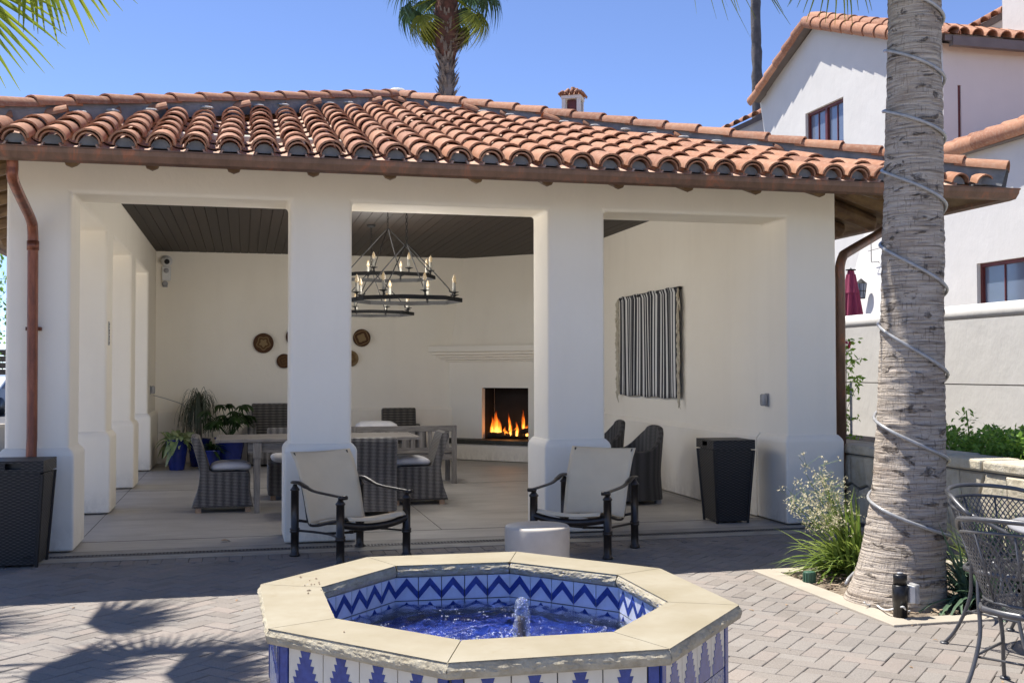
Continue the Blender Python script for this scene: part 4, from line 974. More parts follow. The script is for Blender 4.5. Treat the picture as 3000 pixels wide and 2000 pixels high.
for i in range(8):
    j = (i + 1) % 8; a0, a1, b0, b1 = outp[i], outp[j], innp[i], innp[j]
    d = (a1 - a0).normalized(); nrm = Vector((d.y, -d.x, 0)); nrm = nrm if nrm.dot(a0) > 0 else -nrm
    g_ = .0022; A0, A1_, B0, B1 = a0 + d * g_, a1 - d * g_, b0 + d * g_, b1 - d * g_
    top = MB(); top.grid(lambda u, v: tuple((A0.lerp(A1_, u)).lerp(B0.lerp(B1, u), v) + Vector((0, 0, FZ))), 12, 4)
    top.grid(lambda u, v: tuple((A0.lerp(A1_, u)).lerp(B0.lerp(B1, u), v) + Vector((0, 0, FZ - CT))), 12, 4)
    # end faces
    for (p, q) in ((A0, B0), (A1_, B1)): top.add([tuple(p + Vector((0, 0, FZ - CT))), tuple(q + Vector((0, 0, FZ - CT))), tuple(q + Vector((0, 0, FZ))), tuple(p + Vector((0, 0, FZ)))], [(0, 1, 2, 3)])
    st = top.build('coping_stone', Mt['coping'], ft)
    for k, (p, q, sgn) in enumerate(((A0, A1_, 1), (B0, B1, -1))):
        m = MB()
        def fn(u, v):
            base = p.lerp(q, u * (1 + .013 * sgn) - .0065 * sgn); prof = math.sin(min(1, v * 1.02) * PI) ** .55
            w_ = Vector((base.x * 9 + k * 7, base.y * 9, v * 2.2)); n1 = noise.noise(w_ * 1.2) * .5 + noise.noise(w_ * 3.1) * .45 + noise.noise(w_ * 8) * .25
            upper = 1 if v > .38 else .35
            off = .010 * prof + .014 * n1 * prof * upper - (.010 * max(0, v - .55) * 2.0) * (1 + n1)
            return tuple(base + nrm * sgn * (off) + Vector((0, 0, FZ - CT * (1 - v) + (.0 if 0 < v < 1 else 0))))
        m.grid(fn, 110, 9); m.build('rough_edge', Mt['coping_edge'], st)
t = NT('patterned_glaze'); c = t.ramp(t.noise(t.world(), 45, 3, .6, 1.5), [(.44, (.03, .06, .26)), (.5, (.55, .56, .55)), (.56, (.05, .10, .30)), (.66, (.42, .34, .12))])
pat_m = t.set(c, .3, 0)
# basin walls and tiles
WO = .045; TS = .0
def inset(pts, k): return [p * ((p.length - k) / p.length) for p in pts]
ow = inset(outp, .055); iw = [p * ((p.length + .015) / p.length) for p in innp]
m = MB()
for i in range(8):
    j = (i + 1) % 8
    A0, A1_, B0, B1 = ow[i], ow[j], iw[i], iw[j]
    vs = [(p.x, p.y, z) for z in (.0, FZ - CT - .001) for p in (A0 * .992, A1_ * .992, B1 * 1.008, B0 * 1.008)]
    m.add(vs, [(0, 3, 2, 1), (4, 5, 6, 7), (0, 1, 5, 4), (2, 3, 7, 6)])
m.build('basin_wall', Mt['grout'], ft)
# tiles with raised motifs
def tile_face(p, q, zt, nt, th_, sgn, matt, motif, name='tile', margin=0.0):
    """row of nt tiles from p to q whose top is at zt; motif = polygon in unit square"""
    d = (q - p); L = d.length - 2 * margin; d.normalize(); p = p + d * margin; nr = Vector((d.y, -d.x, 0)); nr = nr if nr.dot(p) > 0 else -nr; nr = nr * sgn
    tw = L / nt; thk = .006
    for k in range(nt):
        Mx = Matrix((d, nr, Vector((0, 0, 1)))).transposed().to_4x4(); Mx.translation = p + d * (tw * k) + Vector((0, 0, zt - th_))
        g_ = .0025
        key = (name, round(tw, 3), round(th_, 3), sgn, matt.name, id(motif))
        if key not in tcache:
            mb = MB(); mb.box(g_, tw - g_, -.004, thk - .0015, g_, th_ - g_); 
            me = mb.mesh(name, matt); mot = None
            if motif:
                mb = MB()
                for poly in motif[1]:
                    pts2 = [(g_ + x * (tw - 2 * g_), g_ + y * (th_ - 2 * g_)) for x, y in poly]
                    mb.prism(pts2, lambda r: (r[0], thk - .003, r[1]), lambda r: (r[0], thk + .0008, r[1]))
                mot = mb.mesh('motif', motif[0])
            tcache[key] = (me, mot)
        me, mot = tcache[key]
        o = link(name, me, ft); o.matrix_local = Mx
        if mot: link('motif', mot, o)
tcache = {}
chev = (Mt['blue'], [[(0, .06), (.5, .62), (1, .06), (1, .38), (.5, .98), (0, .38)]])
steps = [(.35, .94), (.65, .94), (.60, .80), (.69, .80), (.64, .66), (.75, .66), (.70, .52), (.81, .52), (.76, .38), (.87, .38), (.82, .24), (.93, .24), (.90, .0)]
zig = (Mt['blue'], [steps + [(1 - x, y) for x, y in reversed(steps)]])
itop = FZ - CT - .003
for i in range(8):
    j = (i + 1) % 8
    tile_face(iw[i] * .998, iw[j] * .998, itop, 5, .128, -1, Mt['white_tile'], chev)
    tile_face(iw[i] * .998, iw[j] * .998, itop - .129, 5, .128, -1, Mt['white_tile'], chev)
    tile_face(ow[i], ow[j], itop, 4, .20, 1, Mt['cream_tile'], zig, margin=.052)
    tile_face(ow[i], ow[j], itop - .201, 4, .18, 1, pat_m, None, name='patterned_tile', margin=.052)
    # corner bullnose strips
    for s, (p, q) in ((0, (ow[i], ow[j])), (1, (ow[j], ow[i]))):
        d = (q - p).normalized(); nr = Vector((d.y, -d.x, 0)); nr = nr if nr.dot(p) > 0 else -nr
        m = MB(); A_ = p + d * .006; B_ = p + d * .048
        m.add([(*(A_ + nr * e).xy, z) for e in (-.003, .008) for z in (.06, itop - .002)] + [(*(B_ + nr * e).xy, z) for e in (-.003, .008) for z in (.06, itop - .002)], [(0, 1, 3, 2), (4, 6, 7, 5), (0, 4, 5, 1), (2, 3, 7, 6), (1, 5, 7, 3), (0, 2, 6, 4)])
        m.build('corner_trim', Mt['blue'], ft)
# basin floor
m = MB(); m.prism([(p.x * .99, p.y * .99) for p in iw], lambda r: (r[0], r[1], .03), lambda r: (r[0], r[1], .06)); m.build('basin_floor', pm('basin_blue', (.03, .07, .42), (.012, .03, .20), 6, .3, .1), ft)
# water
t = NT('fountain_water')
w_mat = t
t.set((.62, .78, .95), .03, 0, None, .5)
t.b.inputs['Transmission Weight'].default_value = 1.0; t.b.inputs['IOR'].default_value = 1.33
bw_ = t.bump(t.noise(t.world(), 22, 5, .6, .6), .55, .02); t.l(t.bump(t.noise(t.world(), 90, 3), .3, .004, bw_), t.b.inputs['Normal'])
jx, jy = .135, -.10      # jet position relative to the fountain centre
WZ = .285
m = MB()
def wf(x, y):
    r_ = math.hypot(x - jx, y - jy); p = Vector((x * 6, y * 6, 0))
    return WZ + .009 * math.sin(r_ * 42) * math.exp(-r_ * 1.6) + .020 * noise.noise(p) + .012 * noise.noise(p * 2.6) + .007 * noise.noise(p * 6) + .012 * math.exp(-(r_ / .1) ** 2)
nr_ = 70; ns = 160; vs = [(jx * 0, 0, wf(0, 0))]
def rim(an):
    # radius of the inner octagon along angle an
    best = 9
    for i in range(8):
        p, q = iw[i], iw[(i + 1) % 8]; d = Vector((math.cos(an), math.sin(an))); e = (q - p).xy
        den = d.x * e.y - d.y * e.x
        if abs(den) < 1e-9: continue
        tt = (p.x * e.y - p.y * e.x) / den; ss = (p.x * d.y - p.y * d.x) / den
        if tt > 0 and -1e-6 <= ss <= 1 + 1e-6: best = min(best, tt)
    return best * .995
rims = [rim(2 * PI * k / ns) for k in range(ns)]
for r_ in range(1, nr_ + 1):
    for k in range(ns):
        R_ = rims[k] * r_ / nr_; an = 2 * PI * k / ns; x, y = R_ * math.cos(an), R_ * math.sin(an); vs.append((x, y, wf(x, y)))
fs = [(0, 1 + k, 1 + (k + 1) % ns) for k in range(ns)]
for r_ in range(nr_ - 1):
    for k in range(ns): fs.append((1 + r_ * ns + k, 1 + r_ * ns + (k + 1) % ns, 1 + (r_ + 1) * ns + (k + 1) % ns, 1 + (r_ + 1) * ns + k))
m.add(vs, fs); m.build('water', t.m, ft, True)
m = MB(); m.lathe([(.019, .06), (.019, .41), (.014, .412), (.014, .30)], 14, (jx, jy, 0)); m.build('nozzle', pm('brown_nozzle', (.07, .04, .03), (.03, .02, .018), 10, .5, .1), ft, True)
t = NT('falling_water'); t.set((.75, .82, .95), .08, 0, t.bump(t.noise(t.world((1, 1, .4)), 60, 4, .6), .8, .02), .6)
t.b.inputs['Transmission Weight'].default_value = .8; t.b.inputs['IOR'].default_value = 1.25
tr_ = t.n('ShaderNodeBsdfTransparent'); mx_ = t.n('ShaderNodeMixShader'); t.l(t.ramp(t.noise(t.world((1, 1, .45)), 45, 3, .6), [(.38, (.25, .25, .25)), (.62, (.95, .95, .95))]), mx_.inputs[0]); t.l(t.b.outputs[0], mx_.inputs[2]); t.l(tr_.outputs[0], mx_.inputs[1]); t.l(mx_.outputs[0], t.t.nodes['Material Output'].inputs[0])
jet_m = t.m
m = MB()
def jf(u, v):
    an = u * 2 * PI; z = .285 + v * .215
    r_ = .030 * (1 - v) ** .5 * .55 + .025 + (.012 if v < .15 else 0) * (1 - v / .15)
    if v > .82: r_ = .030 * math.sqrt(max(0, 1 - ((v - .82) / .18) ** 2)) + .001
    k = 1 + .28 * noise.noise(Vector((math.cos(an) * 1.6, math.sin(an) * 1.6, v * 7))) + .14 * noise.noise(Vector((math.cos(an) * 4, math.sin(an) * 4, v * 18)))
    return (jx + r_ * k * math.cos(an), jy + r_ * k * math.sin(an), z)
m.grid(jf, 28, 34); m.build('water_jet', jet_m, ft, True)
foam = pm('white_foam', (.78, .82, .90), None, 5, .25, 0); m = MB()
def blob(m, c, r): m.add([(c[0] + r * x, c[1] + r * y, c[2] + r * z) for x, y, z in ((1, 0, 0), (-1, 0, 0), (0, 1, 0), (0, -1, 0), (0, 0, 1), (0, 0, -1))], [(0, 2, 4), (2, 1, 4), (1, 3, 4), (3, 0, 4), (2, 0, 5), (1, 2, 5), (3, 1, 5), (0, 3, 5)])
for k in range(420):
    an = rnd.uniform(0, 2 * PI); r_ = abs(rnd.gauss(0, .10)) + .03; x, y = jx + r_ * math.cos(an), jy + r_ * math.sin(an); blob(m, (x, y, wf(x, y) + .002), rnd.uniform(.002, .005))
for k in range(120):
    v = rnd.random() ** 1; an = rnd.uniform(0, 2 * PI); p = jf(an / 6.283, v); blob(m, (p[0], p[1], p[2]), rnd.uniform(.0015, .004))
for k in range(150):
    an = rnd.uniform(0, 2 * PI); r_ = rnd.uniform(.08, .75); x, y = r_ * math.cos(an), r_ * math.sin(an)
    for q in range(5): xx, yy = x + rnd.gauss(0, .012), y + rnd.gauss(0, .008); blob(m, (xx, yy, wf(xx, yy) + .001), rnd.uniform(.0015, .0032))
stuff(m.build('splash', foam, ft))
m = MB()
for (u, v) in ((882, 1692), (907, 1700), (926, 1695), (912, 1712), (893, 1715), (905, 1730), (903, 1738), (936, 1711), (1008, 1851), (880, 1690), (921, 1712), (934, 1706), (941, 1728)):
    p = onz(u, v, FZ) ; s_ = rnd.uniform(.004, .008); Mx = Matrix.Translation(p + Vector((0, 0, .003))) @ Matrix.Rotation(rnd.uniform(0, 3), 4, 'Z') @ Matrix.Diagonal((1.6, .7, .7, 1)); mb = MB(); blob(mb, (0, 0, 0), s_); m.add(mb.v, mb.f, Mx)
o = m.build('seeds', Mt['mulch'], None); o['label'] = 'scatter of tiny brown seeds on the left rim of the fountain'; o['category'] = 'seeds'; stuff(o)

# ------------------------------------------------------------ planter, kerb, soil
kb = thing('planter_kerb', 'pale concrete kerb round the palm tree planting bed', 'kerb')
kw = .16
for (a_, b_, c_, d_) in ((PL[0], PL[0] + kw, PL[2], PL[3]), (PL[0] + kw + .002, PL[1], PL[2], PL[2] + kw), (PL[0] + kw + .002, PL[1], PL[3] - kw, PL[3])):
    m = MB(); m.box(a_, b_, c_, d_, -.05, .014); m.build('kerb_stone', Mt['kerb'], kb, bevel=.006)
m = MB(); m.grid(lambda u, v: (PL[0] + kw + u * (PL[1] - PL[0] - kw), PL[2] + kw + v * (PL[3] - PL[2] - 2 * kw), -.012 + .02 * noise.noise(Vector((u * 30, v * 18, 0))) + .035 * math.exp(-(((u * 3.65 - .35) / .6) ** 2 + ((v * 1.65 - .6) / .5) ** 2))), 90, 50)
soil = struct(m.build('soil', Mt['soil'], None, True))
m = MB()
for k in range(900):
    x, y = rnd.uniform(PL[0] + .15, PL[0] + 2.2), rnd.uniform(PL[2] + .15, PL[3] - .15); s_ = rnd.uniform(.008, .028)
    Mx = Matrix.Translation((x, y, .012 + rnd.uniform(-.006, .02))) @ Matrix.Rotation(rnd.uniform(0, 6), 4, 'Z') @ Matrix.Rotation(rnd.uniform(-.5, .5), 4, 'X'); m.box(-s_, s_, -s_ * .35, s_ * .35, -.003, .003, Mx)
o = stuff(m.build('bark_mulch', Mt['mulch'])); o['label'] = 'loose bark chips on the soil round the palm'; o['category'] = 'mulch'

# ------------------------------------------------------------ big palm trunk
def frond_mesh(name, nb, L, spread, droop, matn, seed, wid=.03, split=.45, stiff=1.0, wk=.62):
    """fan leaf: hub at origin, pointing +y, blades spread in a fan with drooping tips"""
    r_ = random.Random(seed); m = MB()
    for k in range(nb):
        f = (k + .5) / nb; an = (f - .5) * spread + r_.uniform(-.02, .02); LL = L * (.72 + .28 * math.cos((f - .5) * 2.4)) * r_.uniform(.9, 1.05)
        dx, dy = math.sin(an), math.cos(an); ns_ = 6; w0 = L * spread / nb * split * wk
        fold = r_.uniform(.4, .8); pts = []
        dr = droop * r_.uniform(.7, 1.3); curl = r_.uniform(-.12, .12)
        for q in range(ns_ + 1):
            s_ = q / ns_; dd = LL * s_
            z = -dr * LL * max(0, s_ - split * .6) ** 2 * 1.6 + .10 * LL * math.cos(an) * s_ * (1 - s_)
            hx = dd * (1 - .25 * dr * max(0, s_ - .4)); wv = w0 * (s_ / split if s_ < split else (1 - s_) / (1 - split)) + .0015
            cxx, cyy = dx * hx + curl * LL * s_ * s_ * dy * .3, dy * hx - curl * LL * s_ * s_ * dx * .3
            pts.append(((cxx - dy * wv, cyy + dx * wv, z), (cxx, cyy, z - wv * fold), (cxx + dy * wv, cyy - dx * wv, z)))
        o = len(m.v); m.v += [p for t3 in pts for p in t3]
        for q in range(ns_):
            for e in (0, 1): m.f.append((o + q * 3 + e, o + q * 3 + e + 1, o + (q + 1) * 3 + e + 1, o + (q + 1) * 3 + e))
    return m.mesh(name, Mt[matn])
def petiole(m, L, r_=.014): m.tube([(0, 0, 0), (0, L * .5, .03 * L), (0, L, 0)], [r_ * 1.3, r_, r_ * .7], 5)
def palm_crown(parent, c, n, leafs, pet, R_, seed, low=-1.1, high=1.2, pm_='frond', skip=None):
    r_ = random.Random(seed)
    for k in range(n):
        az = k * 2.399 + r_.uniform(-.2, .2); el = low + (high - low) * (k / (n - 1)) ** .9
        if skip and skip(az, el): continue
        me = leafs[k % len(leafs)] if not callable(leafs) else leafs(k, el)
        d = Vector((math.cos(az) * math.cos(el), math.sin(az) * math.cos(el), math.sin(el))); p = Vector(c) + d * pet
        side = d.cross(Vector((0, 0, 1))).normalized(); el2 = el - .35; d2 = Vector((math.cos(az) * math.cos(el2), math.sin(az) * math.cos(el2), math.sin(el2))); up = side.cross(d2)
        Mx = Matrix((side, d2, up)).transposed().to_4x4() @ Matrix.Rotation(r_.uniform(-.4, .4), 4, 'Y'); Mx.translation = p
        o = link('frond', me, parent); o.matrix_local = Mx
        m = MB(); m.tube([Vector(c) + d * .08, Vector(c) + d * pet * .55 + Vector((0, 0, .05 * pet)), p], [.022 * R_, .015 * R_, .010 * R_], 5); m.build('stalk', Mt[pm_], parent)
def trunk_mesh(prof, name, matn, cx=0, cy=0, n=72, rings=260, amp=.006, parent=None):
    """prof: list (z, r, x, y)"""
    zs = [p[0] for p in prof]
    def lk(z, i):
        for a_, b_ in zip(prof, prof[1:]):
            if z <= b_[0]: q = (z - a_[0]) / (b_[0] - a_[0]); q = q; return a_[i] * (1 - q) + b_[i] * q
        return prof[-1][i]
    z0, z1 = zs[0], zs[-1]; m = MB()
    def fn(u, v):
        z = z0 + (z1 - z0) * v; an = u * 2 * PI; r_ = lk(z, 1)
        p = Vector((math.cos(an) * .9, math.sin(an) * .9, z * 1.3)); wob = z + .03 * noise.noise(p * 2)
        rr = r_ + amp * (noise.noise(Vector((math.cos(an) * .8, math.sin(an) * .8, wob * 26))) + .8 * noise.noise(Vector((math.cos(an) * 2.5, math.sin(an) * 2.5, wob * 55)))) + amp * 1.5 * noise.noise(p * 2.3)
        return (lk(z, 2) + rr * math.cos(an), lk(z, 3) + rr * math.sin(an), z)
    m.grid(fn, n, rings, lambda u, v: (u * 1.2, (z0 + (z1 - z0) * v)))
    return m.build(name, Mt[matn], parent, True)
pt = thing('palm_tree', 'big palm with ringed grey trunk wrapped in a rope light, standing in the planting bed', 'palm tree', (4.36, -3.52, 0))
prof = [(-0.05, 0.345, -0.115, 0), (0.02, 0.335, -0.11, 0), (0.12, 0.31, -0.085, 0), (0.22, 0.288, -0.065, 0), (0.4, 0.265, -0.035, 0), (0.65, 0.246, -0.005, 0), (0.85, 0.233, 0.01, 0), (1.3, 0.219, 0.025, 0), (1.7, 0.209, 0.04, 0), (2.4, 0.198, 0.055, 0), (2.9, 0.19, 0.065, 0), (3.5, 0.18, 0.078, 0), (4.1, 0.17, 0.088, 0), (5, 0.165, 0.09, 0), (5.8, 0.17, 0.09, 0)]
trunk_mesh(prof, 'trunk', 'bark', n=110, rings=520, amp=.0055, parent=pt)
def rad(z):
    for a_, b_ in zip(prof, prof[1:]):
        if z <= b_[0]: q = (z - a_[0]) / (b_[0] - a_[0]); return [a_[i] * (1 - q) + b_[i] * q for i in (1, 2, 3)]
    return prof[-1][1:]
# rope light: descends to the right across the front face; crossings measured on the photograph
ncam = math.atan2(-10.108 + 3.52, 0 - 4.42)      # direction from the trunk to the camera
pts = []
# (z on the left edge, z on the right edge) for each visible turn
turns = [(.30 - .05, .02), (.69, .45), (1.23, .95), (1.87, 1.52), (2.41, 2.09), (2.92, 2.66), (3.33, 3.12), (3.75, 3.52), (4.18, 3.94), (4.6, 4.35)]
z_list = []
allp = []
for i in range(1, len(turns)):
    zl, zr = turns[i]
    # back pass: from right edge of the turn above to left edge of this turn
    allp.append((zl, 'L')); allp.append((zr, 'R'))
seqp = []
for i in range(len(turns) - 1, 0, -1): seqp += [(turns[i][0], 0), (turns[i][1], 1)]
for k in range(len(seqp) - 1):
    (za, sa_), (zb, sb) = seqp[k], seqp[k + 1]
    for q in range(14):
        f = q / 14; 
        if sa_ == 0: an = ncam - PI / 2 + PI * f          # left edge -> right edge through the front
        else: an = ncam + PI / 2 + PI * f                 # right edge -> left edge round the back
        ff = f if sa_ else (f * f * (3 - 2 * f)) * .5 + f * .5
        z = za + (zb - za) * ff; r_, ox, oy = rad(z); pts.append((ox + (r_ + .016) * math.cos(an), oy + (r_ + .016) * math.sin(an), z))
z = turns[1][1]
for q in range(15):
    f = q / 14; an = ncam + PI / 2 + PI * f * 1.02; zz = z + (.10 - z) * f; r_, ox, oy = rad(zz); pts.append((ox + (r_ + .018) * math.cos(an), oy + (r_ + .018) * math.sin(an), zz))
m = MB(); m.tube([Vector(p) + Vector((4.36, -3.52, 0)) for p in pts], .0115, 8); o = m.build('rope_light', Mt['rope'], None, True); tag(o, 'clear rope light spiralling round the big palm trunk', 'rope light')
m = MB()
for p in pts[10::28]:
    pass
lf = [frond_mesh('frond', 44, 1.15, 3.3, d_, 'frond', s_, split=.5) for s_, d_ in ((1, .5), (2, .8), (3, .65))]
palm_crown(pt, (.09, 0, 5.75), 22, lf, 1.15, 1.2, 5, low=-.5, high=1.25, skip=lambda az, el: el < .75 and math.sin(az - ncam) > -.1)
# two hanging fronds seen at the top edge of the photograph
def place_frond(parent, me, hub, tip_dir, up=(0, 0, 1), start=None):
    d = Vector(tip_dir).normalized(); side = d.cross(Vector(up)).normalized(); u_ = side.cross(d)
    Mx = Matrix((side, d, u_)).transposed().to_4x4(); Mx.translation = Vector(hub) - parent.location
    o = link('frond', me, parent); o.matrix_local = Mx
    if start is not None:
        m = MB(); a_ = Vector(start) - parent.location; b_ = Vector(hub) - parent.location; m.tube([a_, a_.lerp(b_, .5) + Vector((0, 0, .12)), b_], [.02, .014, .010], 5); m.build('stalk', Mt['frond'], parent)
hang = frond_mesh('frond', 24, .82, 1.7, .12, 'frond', 9, split=.4)
place_frond(pt, hang, (3.92, -3.35, 4.74), (-.05, .0, -1), (0, -1, .2), (4.40, -3.5, 5.6))
place_frond(pt, hang, (2.92, -3.45, 4.86), (-.1, .0, -1), (0, -1, .1), (4.40, -3.5, 5.7))

# left palm just outside the frame: crown hangs in at the top left, its shade falls on the paving
lp = thing('palm_tree', 'fan palm beyond the left edge whose green fronds hang into the top left corner', 'palm tree', (-4.5, -2.0, 0))
trunk_mesh([(-.05, .3, 0, 0), (.4, .2, 0, 0), (2, .16, .02, 0), (5.6, .15, .03, 0)], 'trunk', 'bark', n=40, rings=120, parent=lp)
lf2 = [frond_mesh('frond', 46, 1.10, 3.4, d_, 'frond', s_, split=.5) for s_, d_ in ((11, .5), (12, .7), (13, .6))]
palm_crown(lp, (.03, 0, 5.6), 16, lf2, 1.0, 1.2, 15, low=-.35, high=1.25, skip=lambda az, el: math.cos(az + .55) > .45)
hang2 = frond_mesh('frond', 28, .82, 1.9, .30, 'frond', 19, split=.45, wk=.95); hang3 = frond_mesh('frond', 34, .92, 2.6, .35, 'frond', 23, split=.42, wk=.8)
H0 = (-4.4, -2.0, 5.55)
place_frond(lp, hang2, (-1.42, -2.40, 4.48), (.72, .0, -.60), (-.1, -.95, .45), H0)
place_frond(lp, hang3, (-1.98, -2.45, 4.18), (.62, .0, -.62), (-.1, -1, .3), H0)
for hb_, td_ in (((-2.75, -1.25, 5.15), (.9, .25, -.05)), ((-2.15, -2.6, 5.0), (.9, .1, -.05)), ((-2.2, -3.05, 4.85), (.8, -.35, .0)), ((-2.9, -2.3, 5.2), (.8, -.1, 0))):
    place_frond(lp, hang3, hb_, td_, (-.1, -.2, 1), H0)

# ------------------------------------------------------------ strap leaf clumps
def clump(name, label, cat, loc, n, L, matn, seed, dirb=None, wid=.011, droop=.5, grp=None, lo=.35, hi=1.45):
    r_ = random.Random(seed); t_ = thing(name, label, cat, loc, 0, grp); m = MB()
    for k in range(n):
        az = r_.uniform(0, 2 * PI); el = r_.uniform(lo, hi)
        if dirb is not None and r_.random() < .65: az = dirb + r_.gauss(0, .7)
        LL = L * r_.uniform(.55, 1.05); b0 = Vector((r_.gauss(0, .06), r_.gauss(0, .06), 0)); d = Vector((math.cos(az) * math.cos(el), math.sin(az) * math.cos(el), math.sin(el)))
        side = Vector((-math.sin(az), math.cos(az), 0)); ns_ = 7; o = len(m.v); dr = droop * r_.uniform(.4, 1.5) * math.cos(el)
        for q in range(ns_ + 1):
            s_ = q / ns_; p = b0 + d * LL * s_ + Vector((0, 0, -dr * LL * s_ ** 2.3)); w_ = wid * (1 - s_ ** 2.5) * r_.uniform(.95, 1.05)
            m.v += [tuple(p - side * w_), tuple(p + Vector((0, 0, -w_ * .5))), tuple(p + side * w_)]
        for q in range(ns_):
            for e in (0, 1): m.f.append((o + q * 3 + e, o + q * 3 + e + 1, o + (q + 1) * 3 + e + 1, o + (q + 1) * 3 + e))
    o = m.build('leaves', Mt[matn], t_); stuff(o); return t_
g1 = clump('lily_clump', 'tall green strap leaf clump with pale seed sprays left of the palm trunk', 'plant', (4.50, -2.66, 0), 260, .80, 'grass', 3, 2.8, .0125, .7)
m = MB(); r_ = random.Random(4)
def small_leaf(m, p, L, w_, d, up):
    d = d.normalized(); s_ = d.cross(up)
    s_ = s_.normalized() if s_.length > 1e-4 else Vector((1, 0, 0)); o = len(m.v)
    m.v += [tuple(p), tuple(p + d * L * .5 - s_ * w_), tuple(p + d * L), tuple(p + d * L * .5 + s_ * w_)]; m.f += [(o, o + 1, o + 2, o + 3)]
stems = MB()
for k in range(15):
    az = r_.uniform(1.6, 3.7) if k < 13 else r_.uniform(0, 6); el = r_.uniform(.75, 1.25); L = r_.uniform(.62, .92)
    d = Vector((math.cos(az) * math.cos(el), math.sin(az) * math.cos(el), math.sin(el))); P1 = d * L + Vector((0, 0, -.06))
    stems.tube([(0, 0, 0), d * L * .5, P1], [.004, .003, .002], 4)
    for q in range(24):
        s_ = r_.uniform(.55, 1.03); b = d * L * s_; e = Vector((r_.gauss(0, .06), r_.gauss(0, .06), r_.gauss(.01, .05)))
        stems.tube([b, b + e], .0012, 3, False)
        for h_ in range(5): small_leaf(m, b + e + Vector((r_.gauss(0, .012), r_.gauss(0, .012), r_.gauss(0, .012))), r_.uniform(.014, .030), .007, Vector((r_.gauss(0, 1), r_.gauss(0, 1), r_.gauss(0, 1))), Vector((0, 0, 1)))
stems.build('flower_stems', Mt['grass'], g1); stuff(m.build('seed_heads', Mt['flower'], g1))
clump('lily_clump', 'dark green strap leaf clump at the right foot of the palm trunk', 'plant', (4.72, -3.80, 0), 120, .72, 'agave', 8, PI + .2, .018, .75)
clump('lily_clump', 'dark strap leaf clump behind the wire mesh chairs', 'plant', (5.25, -3.35, 0), 110, .75, 'agave', 18, None, .017, .8)
clump('grass_tuft', 'thin grass and twigs in front of the stone wall on the right', 'plant', (5.5, -2.7, 0), 90, .8, 'grass', 28, None, .003, .6)

# power post with outlet, cord, irrigation cap, dripper
t_ = thing('power_post', 'black garden power post with a covered outlet at the foot of the palm', 'power post', (3.985, -3.985, 0)); t_.scale = (.85, .85, .62)
m = MB(); m.lathe([(.052, 0), (.052, .17), (.056, .175), (.056, .34), (.05, .345)], 12); m.build('post', Mt['black_plastic'], t_, True)
m = MB(); m.lathe([(.050, .345), (.050, .44), (.046, .45), (.001, .452)], 16); m.build('cap', Mt['black_plastic'], t_, True)
m = MB(); m.lathe([(.022, .452), (.02, .468), (.001, .47)], 12); m.build('sensor', Mt['grey_plastic'], t_, True)
m = MB(); m.box(.055, .10, -.045, .045, .16, .33); m.build('outlet_cover', Mt['white_plastic'], t_, bevel=.008)
m = MB(); m.box(.10, .135, -.05, .05, .15, .35); m.build('clear_cover', Mt['rope'], t_, bevel=.012)
def onz2(X, Y, z=0.0): return onz(X * 1.27551, Y * 1.27551, z)
m = MB(); m.tube(smooth_path([onz2(1985, 1382, .05), onz2(1992, 1388, .03), onz2(2010, 1387, .03), onz2(2025, 1397, .03), onz2(2040, 1400, .05), onz2(2062, 1395, .07), onz2(2075, 1393, .09), onz2(2080, 1403, .05), onz2(2070, 1408, .04), onz2(2062, 1396, .05), onz2(2066, 1388, .08), onz2(2072, 1404, .04), onz2(2090, 1402, .03)], 6), .006, 6)
tag(m.build('extension_cord', Mt['white_plastic'], None, True), 'white cord looped beside the black power post', 'cord')
t_ = thing('irrigation_cap', 'small green ribbed irrigation cap in the corner of the bed', 'pipe cap', (4.0, -2.82, 0))
m = MB(); m.lathe([(.04, 0), (.042, .085), (.038, .09), (.001, .09)], 16); m.build('cap', Mt['green_plastic'], t_)
for k in range(12):
    m = MB(); an = k * PI / 6; m.box(-.003, .003, -.003, .003, .005, .08, Matrix.Translation((.043 * math.cos(an), .043 * math.sin(an), 0))); m.build('rib', Mt['green_plastic'], t_)

# ------------------------------------------------------------ low stone wall
sw = thing('stone_wall', 'low curved retaining wall of irregular tan stones behind the palm', 'wall')
SX = 6.0
m = MB(); m.box(SX + .04, SX + .34, -5.2, .86, 0, .79); m.build('wall_core', Mt['stone_mortar'], sw)
